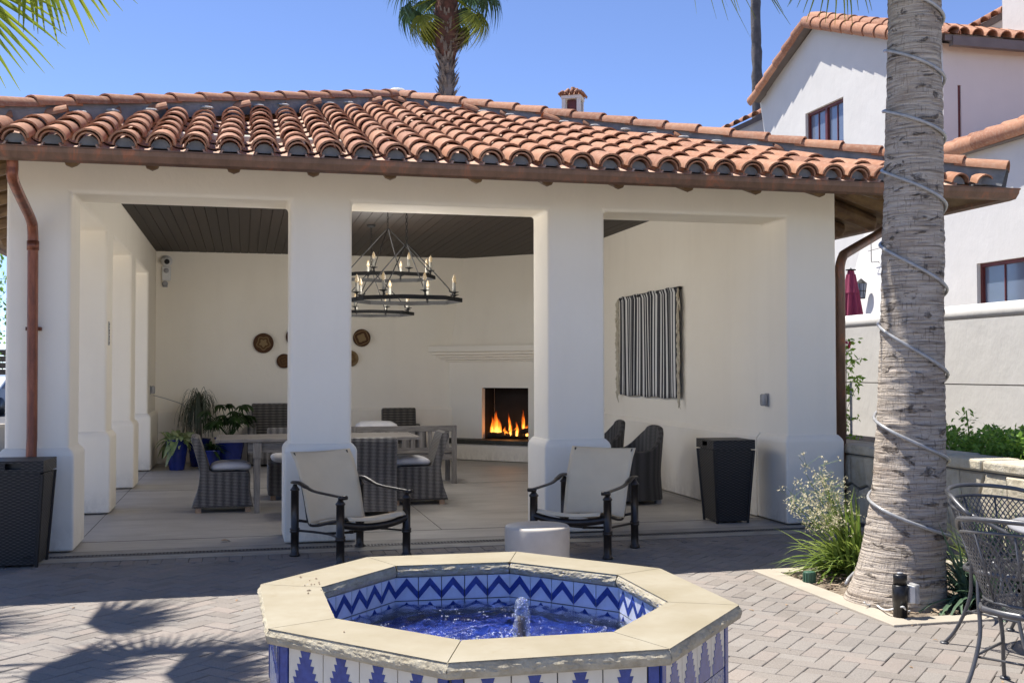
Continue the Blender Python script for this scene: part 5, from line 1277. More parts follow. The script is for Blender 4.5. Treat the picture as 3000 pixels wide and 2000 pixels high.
# irregular polygon stones on the face (x = SX), from a jittered grid of sites
r_ = random.Random(21)
def clip(poly, p, q):
    mid = (p + q) / 2; d = q - p; out = []
    for i in range(len(poly)):
        a_, b_ = poly[i], poly[(i + 1) % len(poly)]; da, db = (a_ - mid).dot(d), (b_ - mid).dot(d)
        if da <= 0: out.append(a_)
        if (da < 0 < db) or (db < 0 < da): out.append(a_ + (b_ - a_) * (da / (da - db)))
    return out
sites = []
yy = -5.1
while yy < .95:
    for k in range(2): sites.append(Vector((yy + r_.uniform(-.09, .09) + (.12 if k else 0), .17 + k * .36 + r_.uniform(-.09, .09))))
    yy += .30
def stone(poly, face_x, depth, name='stone'):
    c = sum(poly, Vector((0, 0))) / len(poly); P_ = [c + (p - c) * (1 - .014 / max(.02, (p - c).length)) for p in poly]
    m = MB(); n = len(P_); o_ = r_.uniform(-.012, .018)
    def ring(k, x): return [(x, c.x + (p.x - c.x) * k, c.y + (p.y - c.y) * k) for p in P_]
    R_ = [ring(1, face_x + depth), ring(1.0, face_x + .012 + o_), ring(.93, face_x - .006 + o_), ring(.55, face_x - .016 + o_ + r_.uniform(-.006, .006))]
    vs = [v for rg in R_ for v in rg] + [(face_x - .018 + o_, c.x, c.y)]
    fs = [(q * n + i, q * n + (i + 1) % n, (q + 1) * n + (i + 1) % n, (q + 1) * n + i) for q in range(3) for i in range(n)] + [(3 * n + i, 3 * n + (i + 1) % n, 4 * n) for i in range(n)]
    vs = [(x + .01 * noise.noise(Vector((x * 5, y * 9, z * 9))), y, z) for x, y, z in vs]
    m.add(vs, fs); m.build(name, Mt['stone'], sw)
for i, s_ in enumerate(sites):
    poly = [Vector((s_.x - .5, .01)), Vector((s_.x + .5, .01)), Vector((s_.x + .5, .70)), Vector((s_.x - .5, .70))]
    poly = [Vector((min(max(p.x, -5.2), .86), p.y)) for p in poly]
    for j, q in enumerate(sites):
        if i != j and (q - s_).length < 1.2 and len(poly) > 2: poly = clip(poly, s_, q)
    if len(poly) > 2: stone(poly, SX, .06)
yy = -5.2
while yy < .86:
    L = min(r_.uniform(.34, .60), .88 - yy); m = MB(); e = r_.uniform(-.015, .015)
    m.box(SX - .03 + e, SX + .38, yy + .006, yy + L - .006, .705, .80 + r_.uniform(-.012, .012)); m.build('cap_stone', Mt['stone'], sw, bevel=.02, seg=2); yy += L
m = MB(); 
for k in range(4): 
    z0_ = k * .178; m = MB(); m.box(SX + .02 + r_.uniform(-.01, .01), SX + .33, .865, .90 + r_.uniform(0, .02), z0_ + .008, z0_ + .17); m.build('stone', Mt['stone'], sw, bevel=.012)
# raised bed behind and hedge
m = MB(); m.box(SX + .345, 8.0, -8, 6, 0, .68); struct(m.build('raised_soil', Mt['soil']))
def hedge(name, label, cat, x0_, x1_, y0_, y1_, z0_, z1_, n, matn, seed, L=.055, w_=.016, top=None, grp=None):
    r_ = random.Random(seed); t_ = thing(name, label, cat, ((x0_ + x1_) / 2, (y0_ + y1_) / 2, z0_), 0, grp); m = MB(); c = Vector(t_.location)
    for k in range(n):
        x, y = r_.uniform(x0_, x1_), r_.uniform(y0_, y1_); h_ = z1_ + .18 * noise.noise(Vector((x * 4, y * 4, seed)))
        if top: h_ += top(x, y)
        z = h_ - abs(r_.gauss(0, .12)); z = max(z, z0_)
        small_leaf(m, Vector((x, y, z)) - c, L * r_.uniform(.6, 1.1), w_ * r_.uniform(.7, 1.2), Vector((r_.gauss(0, 1), r_.gauss(0, 1), r_.gauss(.7, .7))), Vector((r_.gauss(0, .5), r_.gauss(0, .5), 1)))
    stuff(m.build('leaves', Mt[matn], t_))
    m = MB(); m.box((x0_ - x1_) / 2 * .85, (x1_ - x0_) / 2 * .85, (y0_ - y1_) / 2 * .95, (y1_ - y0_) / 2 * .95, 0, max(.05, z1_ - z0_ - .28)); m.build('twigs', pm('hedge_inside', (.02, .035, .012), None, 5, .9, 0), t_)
    return t_
hg = hedge('hedge', 'leafy green shrub row above the stone wall at the right edge', 'hedge', 6.45, 7.3, -4.6, -.55, .66, .93, 12000, 'hedge', 5, .06, .019)
m = MB(); r_ = random.Random(77); st_ = MB()
for (cx_, cy_, H_) in ((6.8, -.80, 1.16), (6.95, -1.02, 1.02), (6.8, -1.60, 1.02), (6.7, -1.95, .98), (6.9, -.62, .95)):
    b = Vector((cx_, cy_, .66)); st_.tube([b, b + Vector((.03, 0, (H_ - .66) * .5)), b + Vector((0, 0, H_ - .66))], .006, 5)
    for q in range(80):
        s_ = r_.uniform(.2, 1.03); p = b + Vector((r_.gauss(0, .05), r_.gauss(0, .05), (H_ - .66) * s_)); small_leaf(m, p, r_.uniform(.04, .075), .019, Vector((r_.gauss(0, 1), r_.gauss(0, 1), r_.gauss(.4, .6))), Vector((0, 0, 1)))
off = -Vector(hg.location)
for mb in (m, st_): mb.v = [tuple(Vector(p) + off) for p in mb.v]
stuff(m.build('shoot_leaves', Mt['hedge'], hg)); st_.build('shoots', Mt['hedge'], hg)

# vine on a stake
vn = thing('climbing_vine', 'sparse climbing vine with one pink flower on a steel stake beside the downspout', 'vine', (7.5, 2.45, .6))
m = MB(); m.tube([(0, 0, 0), (0, 0, .80)], .016, 6); m.build('stake', metal('steel_stake', (.35, .36, .38), .4, .6), vn)
r_ = random.Random(31); st_ = MB(); m = MB()
for (y0_, z0_, y1_, z1_) in ((.12, .05, .10, 1.35), (.12, 1.15, -.10, 1.33), (.12, .95, -.22, 1.10), (.14, .7, -.20, .87), (.12, .42, -.18, .78), (.12, .25, -.15, .36), (.13, .02, -.18, .12), (.13, .6, .0, .75)):
    pp = smooth_path([(0, y0_, z0_), (.02, (y0_ + y1_) / 2 + .03, (z0_ + z1_) / 2 + .03), (0, y1_, z1_)], 6); st_.tube(pp, .004, 4)
    for p in pp:
        for h_ in range(3):
            if r_.random() < .55: small_leaf(m, p + Vector((r_.gauss(0, .03), r_.gauss(0, .03), r_.gauss(0, .02))), r_.uniform(.05, .10), .022, Vector((r_.gauss(0, 1), r_.gauss(0, 1), r_.gauss(-.4, .6))), Vector((1, 0, .3)))
st_.build('stems', Mt['bark_far'], vn); stuff(m.build('leaves', Mt['hedge'], vn))
m = MB()
for q in range(5): small_leaf(m, Vector((-.02, .02, 1.28)), .07, .035, Vector((r_.gauss(0, .6), math.cos(q * 1.26), math.sin(q * 1.26))), Vector((1, 0, 0)))
m.build('flower', Mt['pink'], vn)

# ------------------------------------------------------------ indoor pot plants
def pot(parent, r0, r1, h, matn='pot_blue'):
    m = MB(); m.lathe([(.001, 0), (r0, 0), (r0 * 1.02, .02), ((r0 + r1) / 2 * 1.04, h * .55), (r1, h - .03), (r1 * 1.05, h - .025), (r1 * 1.05, h), (r1 * .9, h), (r1 * .88, h - .05), (.001, h - .05)], 28); return m.build('pot', Mt[matn], parent, True)
def leafblade(m, p, L, w_, az, el, droop, ns_=6, fold=.25):
    d = Vector((math.cos(az) * math.cos(el), math.sin(az) * math.cos(el), math.sin(el))); side = Vector((-math.sin(az), math.cos(az), 0)); o = len(m.v)
    for q in range(ns_ + 1):
        s_ = q / ns_; c = Vector(p) + d * L * s_ + Vector((0, 0, -droop * L * s_ * s_)); wv = w_ * math.sin(PI * min(1, s_ * .93 + .05)) ** .8
        m.v += [tuple(c - side * wv + Vector((0, 0, wv * fold))), tuple(c), tuple(c + side * wv + Vector((0, 0, wv * fold)))]
    for q in range(ns_):
        for e in (0, 1): m.f.append((o + q * 3 + e, o + q * 3 + e + 1, o + (q + 1) * 3 + e + 1, o + (q + 1) * 3 + e))
p1 = thing('potted_plant', 'variegated cream and green leafy plant in the leftmost cobalt blue pot', 'potted plant', (-1.03, 8.0, 0))
pot(p1, .115, .175, .48); m = MB(); r_ = random.Random(41)
for k in range(130): leafblade(m, (r_.gauss(0, .07), r_.gauss(0, .07), .46), r_.uniform(.16, .40), r_.uniform(.038, .066), r_.uniform(0, 6.28), r_.uniform(.0, 1.4), r_.uniform(.3, 1.15), 5)
m.build('foliage', Mt['pothos'], p1)
p2 = thing('potted_plant', 'ponytail palm with thin drooping leaves in the back left corner', 'potted plant', (-.72, 8.62, 0))
pot(p2, .13, .18, .45); m = MB(); m.lathe([(.06, .4), (.03, .6), (.025, 1.15)], 8); m.build('stem', Mt['bark_far'], p2); m = MB()
for k in range(230):
    az = r_.uniform(0, 6.28); el = r_.uniform(.5, 1.5); L = r_.uniform(.5, .95); ns_ = 8; d = Vector((math.cos(az), math.sin(az), 0)); o = len(m.v); side = Vector((-math.sin(az), math.cos(az), 0)); R_ = r_.uniform(.14, .42); hh = r_.uniform(.02, .22); zb = r_.uniform(.8, 1.1)
    for q in range(ns_ + 1):
        s_ = q / ns_; x = R_ * (1 - (1 - s_) ** 2); z = zb + hh * math.sin(PI * min(1, s_ * 1.3)) - .62 * max(0, s_ - .35) ** 1.5; m.v += [tuple(d * x + side * .0045 + Vector((0, 0, z))), tuple(d * x - side * .0045 + Vector((0, 0, z)))]
    for q in range(ns_): m.f.append((o + q * 2, o + q * 2 + 1, o + q * 2 + 3, o + q * 2 + 2))
stuff(m.build('foliage', Mt['ponytail'], p2))
p3 = thing('potted_plant', 'dark split leaf philodendron in the big blue pot left of the sofa', 'potted plant', (-.22, 8.05, 0))
pot(p3, .15, .235, .50); m = MB(); r_ = random.Random(43); stx = MB()
for k in range(26):
    az = r_.uniform(0, 6.28); el = r_.uniform(.45, 1.35); L = r_.uniform(.35, .66); b = Vector((0, 0, .47)); d = Vector((math.cos(az) * math.cos(el), math.sin(az) * math.cos(el), math.sin(el))); hub = b + d * L; stx.tube([b, b + d * L * .5 + Vector((0, 0, .03)), hub], .006, 5)
    for q in range(11):
        a2 = az + (q - 5) * .33; leafblade(m, hub, .20 * (1 - abs(q - 5) * .08) * r_.uniform(.8, 1.15), .017, a2, r_.uniform(-.45, .1), .5, 4)
    leafblade(m, hub, .20, .05, az, -.15, .4, 4)
m.build('foliage', Mt['philo'], p3); stx.build('stems', Mt['philo'], p3)
p4 = thing('potted_plant', 'low spiky green plant in a small blue pot behind the left dining chair', 'potted plant', (-.50, 7.8, 0))
pot(p4, .10, .14, .32); m = MB()
for k in range(60): leafblade(m, (0, 0, .31), r_.uniform(.2, .38), .018, r_.uniform(0, 6.28), r_.uniform(.1, 1.3), .6, 5)
m.build('foliage', Mt['philo'], p4)
m = MB(); leafblade(m, (0, 0, 0), .09, .03, .3, .15, .3, 4); o = m.build('fallen_leaf', pm('dry_leaf', (.40, .27, .15), (.25, .15, .08), 20, .8, .1)); o.location = onz2(508, 1241, .012); tag(o, 'single dry leaf lying on the concrete floor near the drain', 'leaf')

m = MB(); r_ = random.Random(91)
for k in range(60):
    x, y = r_.uniform(-2.2, 4.0), r_.uniform(-7, -.7)
    if (Vector((x, y)) - Vector((1.12, -5.03))).length < 1.3: continue
    leafblade(m, (x, y, .004), r_.uniform(.015, .045), r_.uniform(.003, .009), r_.uniform(0, 6.28), r_.uniform(0, .5), .4, 3)
o = stuff(m.build('leaf_litter', bpy.data.materials['dry_leaf'])); o['label'] = 'tiny dry leaf scraps scattered over the brick paving'; o['category'] = 'litter'

# ------------------------------------------------------------ garden wall and white houses
gw = thing('garden_wall', 'tall smooth white garden wall with rounded top behind the palm', 'wall', (9.0, 0, 0))
m = MB(); m.box(0, .3, -12, 12, 0, 1.36); m.build('lower_wall', Mt['stucco2'], gw)
m = MB(); m.box(.004, .296, -12, 12, 1.375, 2.20); m.build('upper_wall', Mt['stucco2'], gw)
m = MB(); m.prism([(0.004, 2.2), (.004, 2.30), (.03, 2.36), (.08, 2.395), (.15, 2.402), (.22, 2.395), (.27, 2.36), (.296, 2.30), (.296, 2.2)], lambda p: (p[0], -12, p[1]), lambda p: (p[0], 12, p[1])); m.build('rounded_cap', Mt['stucco2'], gw, True); sharp(gw.children[-1].data, 50)
m = MB(); m.box(.015, .28, -12, 12, 1.355, 1.38); m.build('reveal_joint', Mt['joint'], gw)
m = MB(); m.box(9.3, 12.3, -12, 16, 1.2, 1.5); struct(m.build('terrace', Mt['concrete']))

AX = 12.33
def house_wall(poly, x0_, x1_, parent, name='wall'):
    m = MB(); m.prism(poly, lambda p: (x0_, p[0], p[1]), lambda p: (x1_, p[0], p[1])); return m.build(name, Mt['stucco2'], parent)
def window_x(parent, X, y0_, y1_, z0_, z1_, rev=.12, bars=2, cur=True):
    """casement window in a wall facing -x: recessed by rev; y0<y1"""
    w_ = bpy.data.objects.new('window', None); col.objects.link(w_); w_.parent = parent; w_.location = (X + rev, (y0_ + y1_) / 2, z0_); L = (y1_ - y0_) / 2; H = z1_ - z0_
    m = MB(); f_ = .06
    m.box(-.05, .03, -L, L, H - f_, H); m.box(-.05, .03, -L, L, 0, f_); m.box(-.05, .03, -L, -L + f_, f_, H - f_); m.box(-.05, .03, L - f_, L, f_, H - f_); m.box(-.06, .03, -.045, .045, f_, H - f_)
    m.build('frame', Mt['window_red'], w_)
    for s in (-1, 1):
        m = MB(); m.box(.0, .012, min(s * .045, s * (L - f_)), max(s * .045, s * (L - f_)), f_, H - f_); m.build('pane', Mt['glass'], w_)
        c_ = s * (L - f_ + .045) / 2; m = MB(); m.box(-.02, .0, c_ - .012, c_ + .012, f_, H - f_); 
        if bars > 1: m.box(-.018, .0, min(s * .045, s * (L - f_)), max(s * .045, s * (L - f_)), H * .36, H * .36 + .02)
        m.build('muntin', Mt['window_red'], w_)
    return w_
def wall_with_holes(parent, X, th, poly_y, z_top_fn, holes, z0_=0.0):
    """wall strips in the plane x = X: list of y breaks so that holes stay open"""
    ys = sorted(set([poly_y[0], poly_y[1]] + [h for hh in holes for h in hh[:2]] + [p for p in poly_y[2:]]))
    m = MB()
    for a_, b_ in zip(ys, ys[1:]):
        mid = (a_ + b_) / 2; hs = sorted([h for h in holes if h[0] <= mid <= h[1]], key=lambda h: h[2]); z = z0_
        segs = []
        for h in hs: segs.append((z, z, h[2], h[2])); z = h[3]
        segs.append((z, z, z_top_fn(a_), z_top_fn(b_)))
        for (za, zb, ta, tb) in segs:
            m.add([(X, a_, za), (X + th, a_, za), (X + th, b_, zb), (X, b_, zb), (X, a_, ta), (X + th, a_, ta), (X + th, b_, tb), (X, b_, tb)], [(0, 3, 2, 1), (4, 5, 6, 7), (0, 1, 5, 4), (1, 2, 6, 5), (2, 3, 7, 6), (3, 0, 4, 7)])
    me = m.mesh('wall', Mt['stucco2']); bm = bmesh.new(); bm.from_mesh(me); bmesh.ops.remove_doubles(bm, verts=bm.verts, dist=.0005)
    dup = {}
    for f in bm.faces: dup.setdefault(tuple(sorted(v.index for v in f.verts)), []).append(f)
    bmesh.ops.delete(bm, geom=[f for v in dup.values() if len(v) > 1 for f in v], context='FACES'); bmesh.ops.recalc_face_normals(bm, faces=bm.faces); bm.to_mesh(me); bm.free()
    return link('wall', me, parent)
hA = thing('house', 'tall white two storey house with red tiled gable and dark red window on the right', 'house')
ya, yb_, yp = 7.31, 14.25, 11.92; za_, zp = 7.50, 9.22
def topA(y): return (za_ + (zp - za_) * (y - ya) / (yp - ya)) if y < yp else (zp - (zp - 8.33) * (y - yp) / (yb_ - yp))
wall_with_holes(hA, AX, .3, (ya, yb_, yp), topA, [(10.73, 12.35, 5.95, 7.36)])
window_x(hA, AX, 10.73, 12.35, 5.95, 7.36)
m = MB(); m.box(AX + .45, AX + .5, 10.7, 12.4, 5.9, 7.4); m.build('curtain', Mt['curtain'], hA)
# -y facing wall and roof
m = MB(); wx0, wx1, wz0, wz1 = AX + .06, AX + .37, 5.35, 6.75
m.box(AX + .301, wx1 - .0, ya, ya + .3, 0, wz0) ; m.box(AX + .301, wx1, ya, ya + .3, wz1, za_ + .02); m.box(wx1, 26, ya, ya + .3, 0, za_ + .02); m.build('wall', Mt['stucco2'], hA)
m = MB(); m.box(AX + .301, wx1, ya + .03, ya + .06, wz0, wz1); m.build('window', Mt['window_red'], hA)
m = MB(); sl = (zp - za_) / (yp - ya); 
m.add([(AX - .02, ya - .25, za_ - .05), (26, ya - .25, za_ - .05), (26, yp, zp + .06), (AX - .02, yp, zp + .06), (AX - .02, yb_ + .2, 8.33 - .06), (26, yb_ + .2, 8.33 - .06)] + [(AX - .02, ya - .25, za_ + .02), (26, ya - .25, za_ + .02), (26, yp, zp + .12), (AX - .02, yp, zp + .12), (AX - .02, yb_ + .2, 8.33 + .02), (26, yb_ + .2, 8.33 + .02)],
      [(0, 1, 2, 3), (3, 2, 5, 4), (6, 9, 8, 7), (9, 10, 11, 8), (0, 6, 7, 1), (0, 3, 9, 6), (3, 4, 10, 9), (4, 5, 11, 10), (1, 7, 8, 2), (2, 8, 11, 5)]); m.build('roof_deck', Mt['eave_fascia'], hA)
m = MB(); m.box(AX - .05, 26, ya - .38, ya - .26, za_ - .14, za_ + .03); m.build('gutter', Mt['eave_fascia'], hA)
big = shell(.125, .105, .50, .018); big_me = sharp(big.mesh('roof_tile', Mt['tile'], True))
for i in range(32):
    o = link('roof_tile', big_me, hA); o.location = (AX + .15 + i * .29, ya - .40, za_ + .06); o.rotation_euler = (math.atan(sl), 0, 0)
m = MB()
for i in range(46):
    for r in range(1, 12):
        s = r * .42; Mx = Matrix.Translation((AX + .15 + i * .29, ya - .40 + s, za_ + .06 + sl * s)) @ Matrix.Rotation(math.atan(sl), 4, 'X'); m.add(big.v, big.f, Mx)
stuff(m.build('roof_tile', Mt['tile'], hA))
def rake(parent, X, p0, p1, n, me, drop=0.0, nm='rake_tile', tw=0.0):
    a_ = Vector((X, *p0)); b_ = Vector((X, *p1)); d = (b_ - a_); L = d.length; d.normalize()
    side = Vector((-1, 0, 0)); up = side.cross(d); 
    if up.z < 0: up = -up; side = -side
    Mx = Matrix((side, d, up)).transposed().to_4x4(); tw_ = tw * (1 if side.x < 0 else -1)
    for i in range(n):
        Mq = Mx @ Matrix.Rotation(tw_, 4, 'Y') @ Matrix.Rotation(-.03, 4, 'X'); Mq.translation = a_ + d * (L * i / n); o = link(nm, me, parent); o.matrix_local = Mq
rk = shell(.15, .13, .50, .02); rk_me = sharp(rk.mesh('rake_tile', Mt['tile'], True))
n1 = int(math.hypot(yp - ya + .4, zp - za_) / .44); n2 = int(math.hypot(yb_ - yp + .35, 1.1) / .44) 
rake(hA, AX - .20, (ya - .35, za_ - .06), (yp, zp + .09), n1, rk_me, tw=1.1); rake(hA, AX - .20, (yb_ + .35, 8.16), (yp, zp + .09), n2, rk_me, tw=1.1)
rake(hA, AX - .02, (ya - .35, za_ + .06), (yp, zp + .21), n1, rk_me); rake(hA, AX - .02, (yb_ + .35, 8.28), (yp, zp + .21), n2, rk_me)
m = MB(); m.prism([(ya - .35, za_ - .06), (yp, zp + .06), (yb_ + .35, 8.15), (yb_ + .35, 8.24), (yp, zp + .15), (ya - .35, za_ + .04)], lambda p: (AX - .20, p[0], p[1]), lambda p: (AX + .02, p[0], p[1])); m.build('verge_mortar', Mt['eave_fascia'], hA)
m = MB(); m.prism([(yb_ - .02, 6.2), (yb_ + .02, 6.6), (yb_ + .08, 7.1), (yb_ + .20, 7.6), (yb_ + .36, 8.16), (yb_ - .02, 8.28)], lambda p: (AX + .01, p[0], p[1]), lambda p: (AX + .6, p[0], p[1])); m.build('corbel', Mt['stucco2'], hA)
# lower wing
hB = thing('house_wing', 'lower white wing with a sloping line of clay tiles at the right edge', 'house')
BX = AX - .06
def topB(y): return 5.36 + max(0, (5.2 - y)) * .10
wall_with_holes(hB, BX - .3, .3, (-8, 7.3, 2.0), lambda y: 5.30, [(3.7, 5.95, 1.9, 3.34)])
window_x(hB, BX - .3, 3.7, 5.95, 1.9, 3.34)
m = MB(); m.box(BX - .3 + .24, BX - .3 + .28, 3.6, 6.1, 1.8, 3.4); m.build('curtain', Mt['curtain'], hB)
m = MB(); m.box(BX - .001, BX + .05, 3.0, 7.28, 1.5, 5.2); m.build('wall', Mt['stucco2'], hB)
rake(hB, BX - .46, (7.35, 5.31), (-6, 5.46), 32, rk_me, nm='eave_tile', tw=1.1); rake(hB, BX - .22, (7.35, 5.43), (-6, 5.58), 32, rk_me, nm='eave_tile')
m = MB(); m.box(BX - .44, BX + .0, -8, 7.4, 5.22, 5.32); m.build('eave_board', Mt['eave_fascia'], hB)
m = MB(); m.box(BX - .05, BX + 6, -8, 7.2, 5.30, 5.42); m.build('roof_deck', Mt['tile'], hB)
# tapered buttress / exterior chimney low behind the umbrella
m = MB(); m.frustum((AX - 1.1, AX + .01, 7.7, 9.6, 1.5), (AX - .35, AX + .01, 8.1, 9.2, 4.6)); m.build('buttress', Mt['stucco2'], hB)
# tower and far roofs
tw = thing('chimney_tower', 'square white chimney tower rising at the top right corner', 'tower', (15.4, 9.0, 0))
m = MB(); m.box(0, 2.6, -.6, .62, 8.2, 12.5); m.build('shaft', Mt['stucco2'], tw); m = MB(); m.box(1.25, 1.27, -.63, -.6, 8.4, 12.4); m.build('corner_trim', Mt['stucco'], tw)
ur = thing('upper_roof', 'small sloping tiled roof edge meeting the chimney tower', 'roof', (15.75, 10.6, 8.93))
m = MB(); m.add([(-.45, 0, .0), (.95, 0, .78), (.95, 3, .78), (-.45, 3, .0), (-.45, 0, -.15), (.95, 0, .63), (.95, 3, .63), (-.45, 3, -.15)], [(0, 1, 2, 3), (4, 7, 6, 5), (0, 4, 5, 1), (1, 5, 6, 2), (2, 6, 7, 3), (3, 7, 4, 0)]); m.build('fascia', Mt['eave_fascia'], ur)
m = MB(); m.prism([(-.3, -.6), (.95, -.6), (.95, .62), (-.3, -.08)], lambda p: (p[0], .05, p[1]), lambda p: (p[0], 2.9, p[1])); m.build('wall', Mt['stucco2'], ur)
for i in range(6):
    o = link('roof_tile', big_me, ur); o.location = (-.38 + i * .26, -.12, .05 + i * .145); o.rotation_euler = (0, -.52, 0)
fw = thing('far_roof', 'distant low tiled eave left of the gabled house', 'roof', (13.75, 18.2, 0))
p_ = [(-.9, 0, 8.25), (1.2, 0, 9.25)]
m = MB(); m.add([(-1.0, 0, 8.1), (1.6, 0, 9.35), (1.6, 4, 9.35), (-1.0, 4, 8.1), (-1.0, 0, 7.95), (1.6, 0, 9.2), (1.6, 4, 9.2), (-1.0, 4, 7.95)], [(0, 1, 2, 3), (4, 7, 6, 5), (0, 4, 5, 1), (1, 5, 6, 2), (2, 6, 7, 3), (3, 7, 4, 0)]); m.build('fascia', Mt['eave_fascia'], fw)
m = MB(); m.prism([(-.7, 6), (1.6, 6), (1.6, 9.2), (-.7, 8.1)], lambda p: (p[0], .1, p[1]), lambda p: (p[0], 3.9, p[1])); m.build('wall', Mt['stucco2'], fw)
for i in range(9):
    o = link('roof_tile', big_me, fw); o.location = (-.95 + i * .28, -.15, 8.17 + i * .135); o.rotation_euler = (0, -.45, 0)
# small chimney with tiled cap
ch = thing('roof_chimney', 'small white chimney with tiled cap rising behind the pavilion roof', 'chimney', (5.90, 9.3, 0)); ch.rotation_euler = (0, 0, -.5); ch.scale = (.74, .74, 1.0); ch.location.z = -.02
m = MB(); m.box(-.24, .24, -.24, .24, 4.2, 6.33); m.build('stack', Mt['stucco2'], ch)
for x in (-.19, .19):
    for y in (-.19, .19): m = MB(); m.box(x - .045, x + .045, y - .045, y + .045, 6.332, 6.58); m.build('corner_pier', Mt['stucco2'], ch)
m = MB(); m.box(-.25, .25, -.25, .25, 6.582, 6.64); m.build('cap_slab', Mt['stucco2'], ch)
m = MB(); m.box(-.12, .12, -.12, .12, 6.334, 6.57); m.build('flue', Mt['window_red'], ch)
cm = shell(.045, .04, .24, .008); cme = cm.mesh('roof_tile', Mt['tile'], True)
for q in range(4):
    for k in range(5):
        o = link('roof_tile', cme, ch); Mx = Matrix.Rotation(q * PI / 2, 4, 'Z') @ Matrix.Translation((-.24 + k * .12, -.31, 6.65)) @ Matrix.Rotation(.42, 4, 'X') @ Matrix.Diagonal((1, .6 if k in (0, 4) else 1.15, 1, 1)); o.matrix_local = Mx
m = MB(); m.frustum((-.27, .27, -.27, .27, 6.642), (-.04, .04, -.04, .04, 6.77)); m.build('cap_mortar', Mt['tile'], ch)
m = MB(); m.lathe([(.001, 6.74), (.06, 6.77), (.05, 6.83), (.001, 6.84)], 10); m.build('finial', Mt['tile'], ch, True)
# umbrella, lamp, bracket
um = thing('patio_umbrella', 'closed burgundy patio umbrella behind the white garden wall', 'umbrella', (9.95, 6.52, 1.45))
um.scale = (.86, .86, 1.06)
m = MB()
def uf(u, v):
    an = u * 2 * PI; z = .15 + 1.47 * v; r_ = (.29 - .21 * v ** 1.3) * (1 + .30 * math.cos(an * 8) * (1 - v * .4)); return (r_ * math.cos(an), r_ * math.sin(an), z)
m.grid(uf, 64, 14); m.build('canopy', Mt['canvas'], um, True)
m = MB(); m.grid(lambda u, v: ((.06 + .095 * (1 - v) ** 1.0 * (1 + .15 * math.cos(u * 50.3))) * math.cos(u * 2 * PI), (.06 + .095 * (1 - v) * (1 + .15 * math.cos(u * 50.3))) * math.sin(u * 2 * PI), 1.32 + .36 * v), 64, 4); m.build('vent_flap', Mt['canvas'], um, True)
m = MB(); m.lathe([(.022, 0), (.022, 1.68), (.10, 1.685), (.10, 1.70), (.02, 1.71), (.001, 1.73)], 12); m.build('pole', Mt['iron'], um)
la = thing('wall_lantern', 'black wire cage wall lantern beside the umbrella', 'lantern', (BX - .45, 9.35, 2.95))
la.location = (11.42, 8.62, 2.92); la.scale = (.68, .68, .68)
m = MB(); m.lathe([(.10, 0), (.15, .42), (.145, .42), (.095, 0)], 10, cap=False); m.build('glass', Mt['glass'], la)
m = MB()
for k in range(8):
    an = k * PI / 4; m.tube([(.105 * math.cos(an), .105 * math.sin(an), 0), (.158 * math.cos(an), .158 * math.sin(an), .42)], .008, 4)
for r_, z in ((.105, 0), (.13, .2), (.158, .42)): m.tube([(r_ * math.cos(k * PI / 6), r_ * math.sin(k * PI / 6), z) for k in range(13)], .009, 4, False)
m.lathe([(.16, .42), (.02, .55), (.001, .56)], 10); m.build('cage', Mt['iron'], la)
br = thing('iron_bracket', 'thin black iron wall bracket above the lantern', 'bracket', (11.60, 8.30, 3.82)); br.scale = (.45, .45, .36)
m = MB(); m.tube([(0, .1, .70), (0, .45, .70), (0, .55, .62), (0, .55, -.55), (0, .50, -.6), (0, .0, -.62), (0, -.05, -.7)], .018, 5); m.tube([(0, .8, .02), (0, -.6, .10)], .016, 5); m.build('bar', Mt['iron'], br)

# ------------------------------------------------------------ far palms
far = thing('palm_tree', 'tall fan palm with yellow green fronds rising behind the pavilion roof', 'palm tree', (4.45, 14.4, 0))
trunk_mesh([(-.05, .30, 0, 0), (3, .22, 0, 0), (9.35, .165, 0, 0)], 'trunk', 'bark_far', n=20, rings=60, amp=.02, parent=far)
m = MB(); r_ = random.Random(9)
for k in range(300):
    z = 6.6 + 3.0 * r_.random(); an = r_.uniform(0, 6.28); R_ = .17 + .05 * max(0, z - 8.2); L = r_.uniform(.18, .32); d = Vector((math.cos(an) * .55, math.sin(an) * .55, .85)).normalized(); b = Vector((R_ * .9 * math.cos(an), R_ * .9 * math.sin(an), z)); s_ = Vector((-math.sin(an), math.cos(an), 0)); o = len(m.v)
    w_ = .045; m.v += [tuple(b - s_ * w_), tuple(b + s_ * w_), tuple(b + d * L + s_ * w_ * .3), tuple(b + d * L - s_ * w_ * .3)]; m.f.append((o, o + 1, o + 2, o + 3))
stuff(m.build('leaf_boots', Mt['bark_far'], far))
m = MB(); m.lathe([(.17, 8.55), (.25, 8.9), (.30, 9.5), (.26, 10.0), (.12, 10.3)], 14); m.build('crownshaft', pm('reddish_fibre', (.16, .065, .045), (.07, .035, .025), 6, .95, .6, 15, bdist=.04), far, True)
fa = [frond_mesh('frond', 34, .74, 3.6, .9, 'frond_dark', 31, split=.5), frond_mesh('frond', 34, .72, 3.4, .8, 'frond_far', 32, split=.5), frond_mesh('frond', 34, .72, 3.4, 1.1, 'frond_far', 33, split=.5)]
dead = frond_mesh('frond', 30, .85, 2.2, .8, 'frond_dead', 34, split=.4)
palm_crown(far, (0, 0, 10.15), 32, lambda k, el: (dead if el < -1.12 else (fa[1 + k % 2] if el < -.35 else fa[0])), .85, 1.3, 77, low=-1.15, high=1.35, skip=lambda az, el: el < .1 and math.cos(az + 1.75) > .62)
tp = thing('palm_tree', 'tall thin bare palm trunk against the sky left of the gabled house', 'palm tree', (18.0, 26.4, 0))
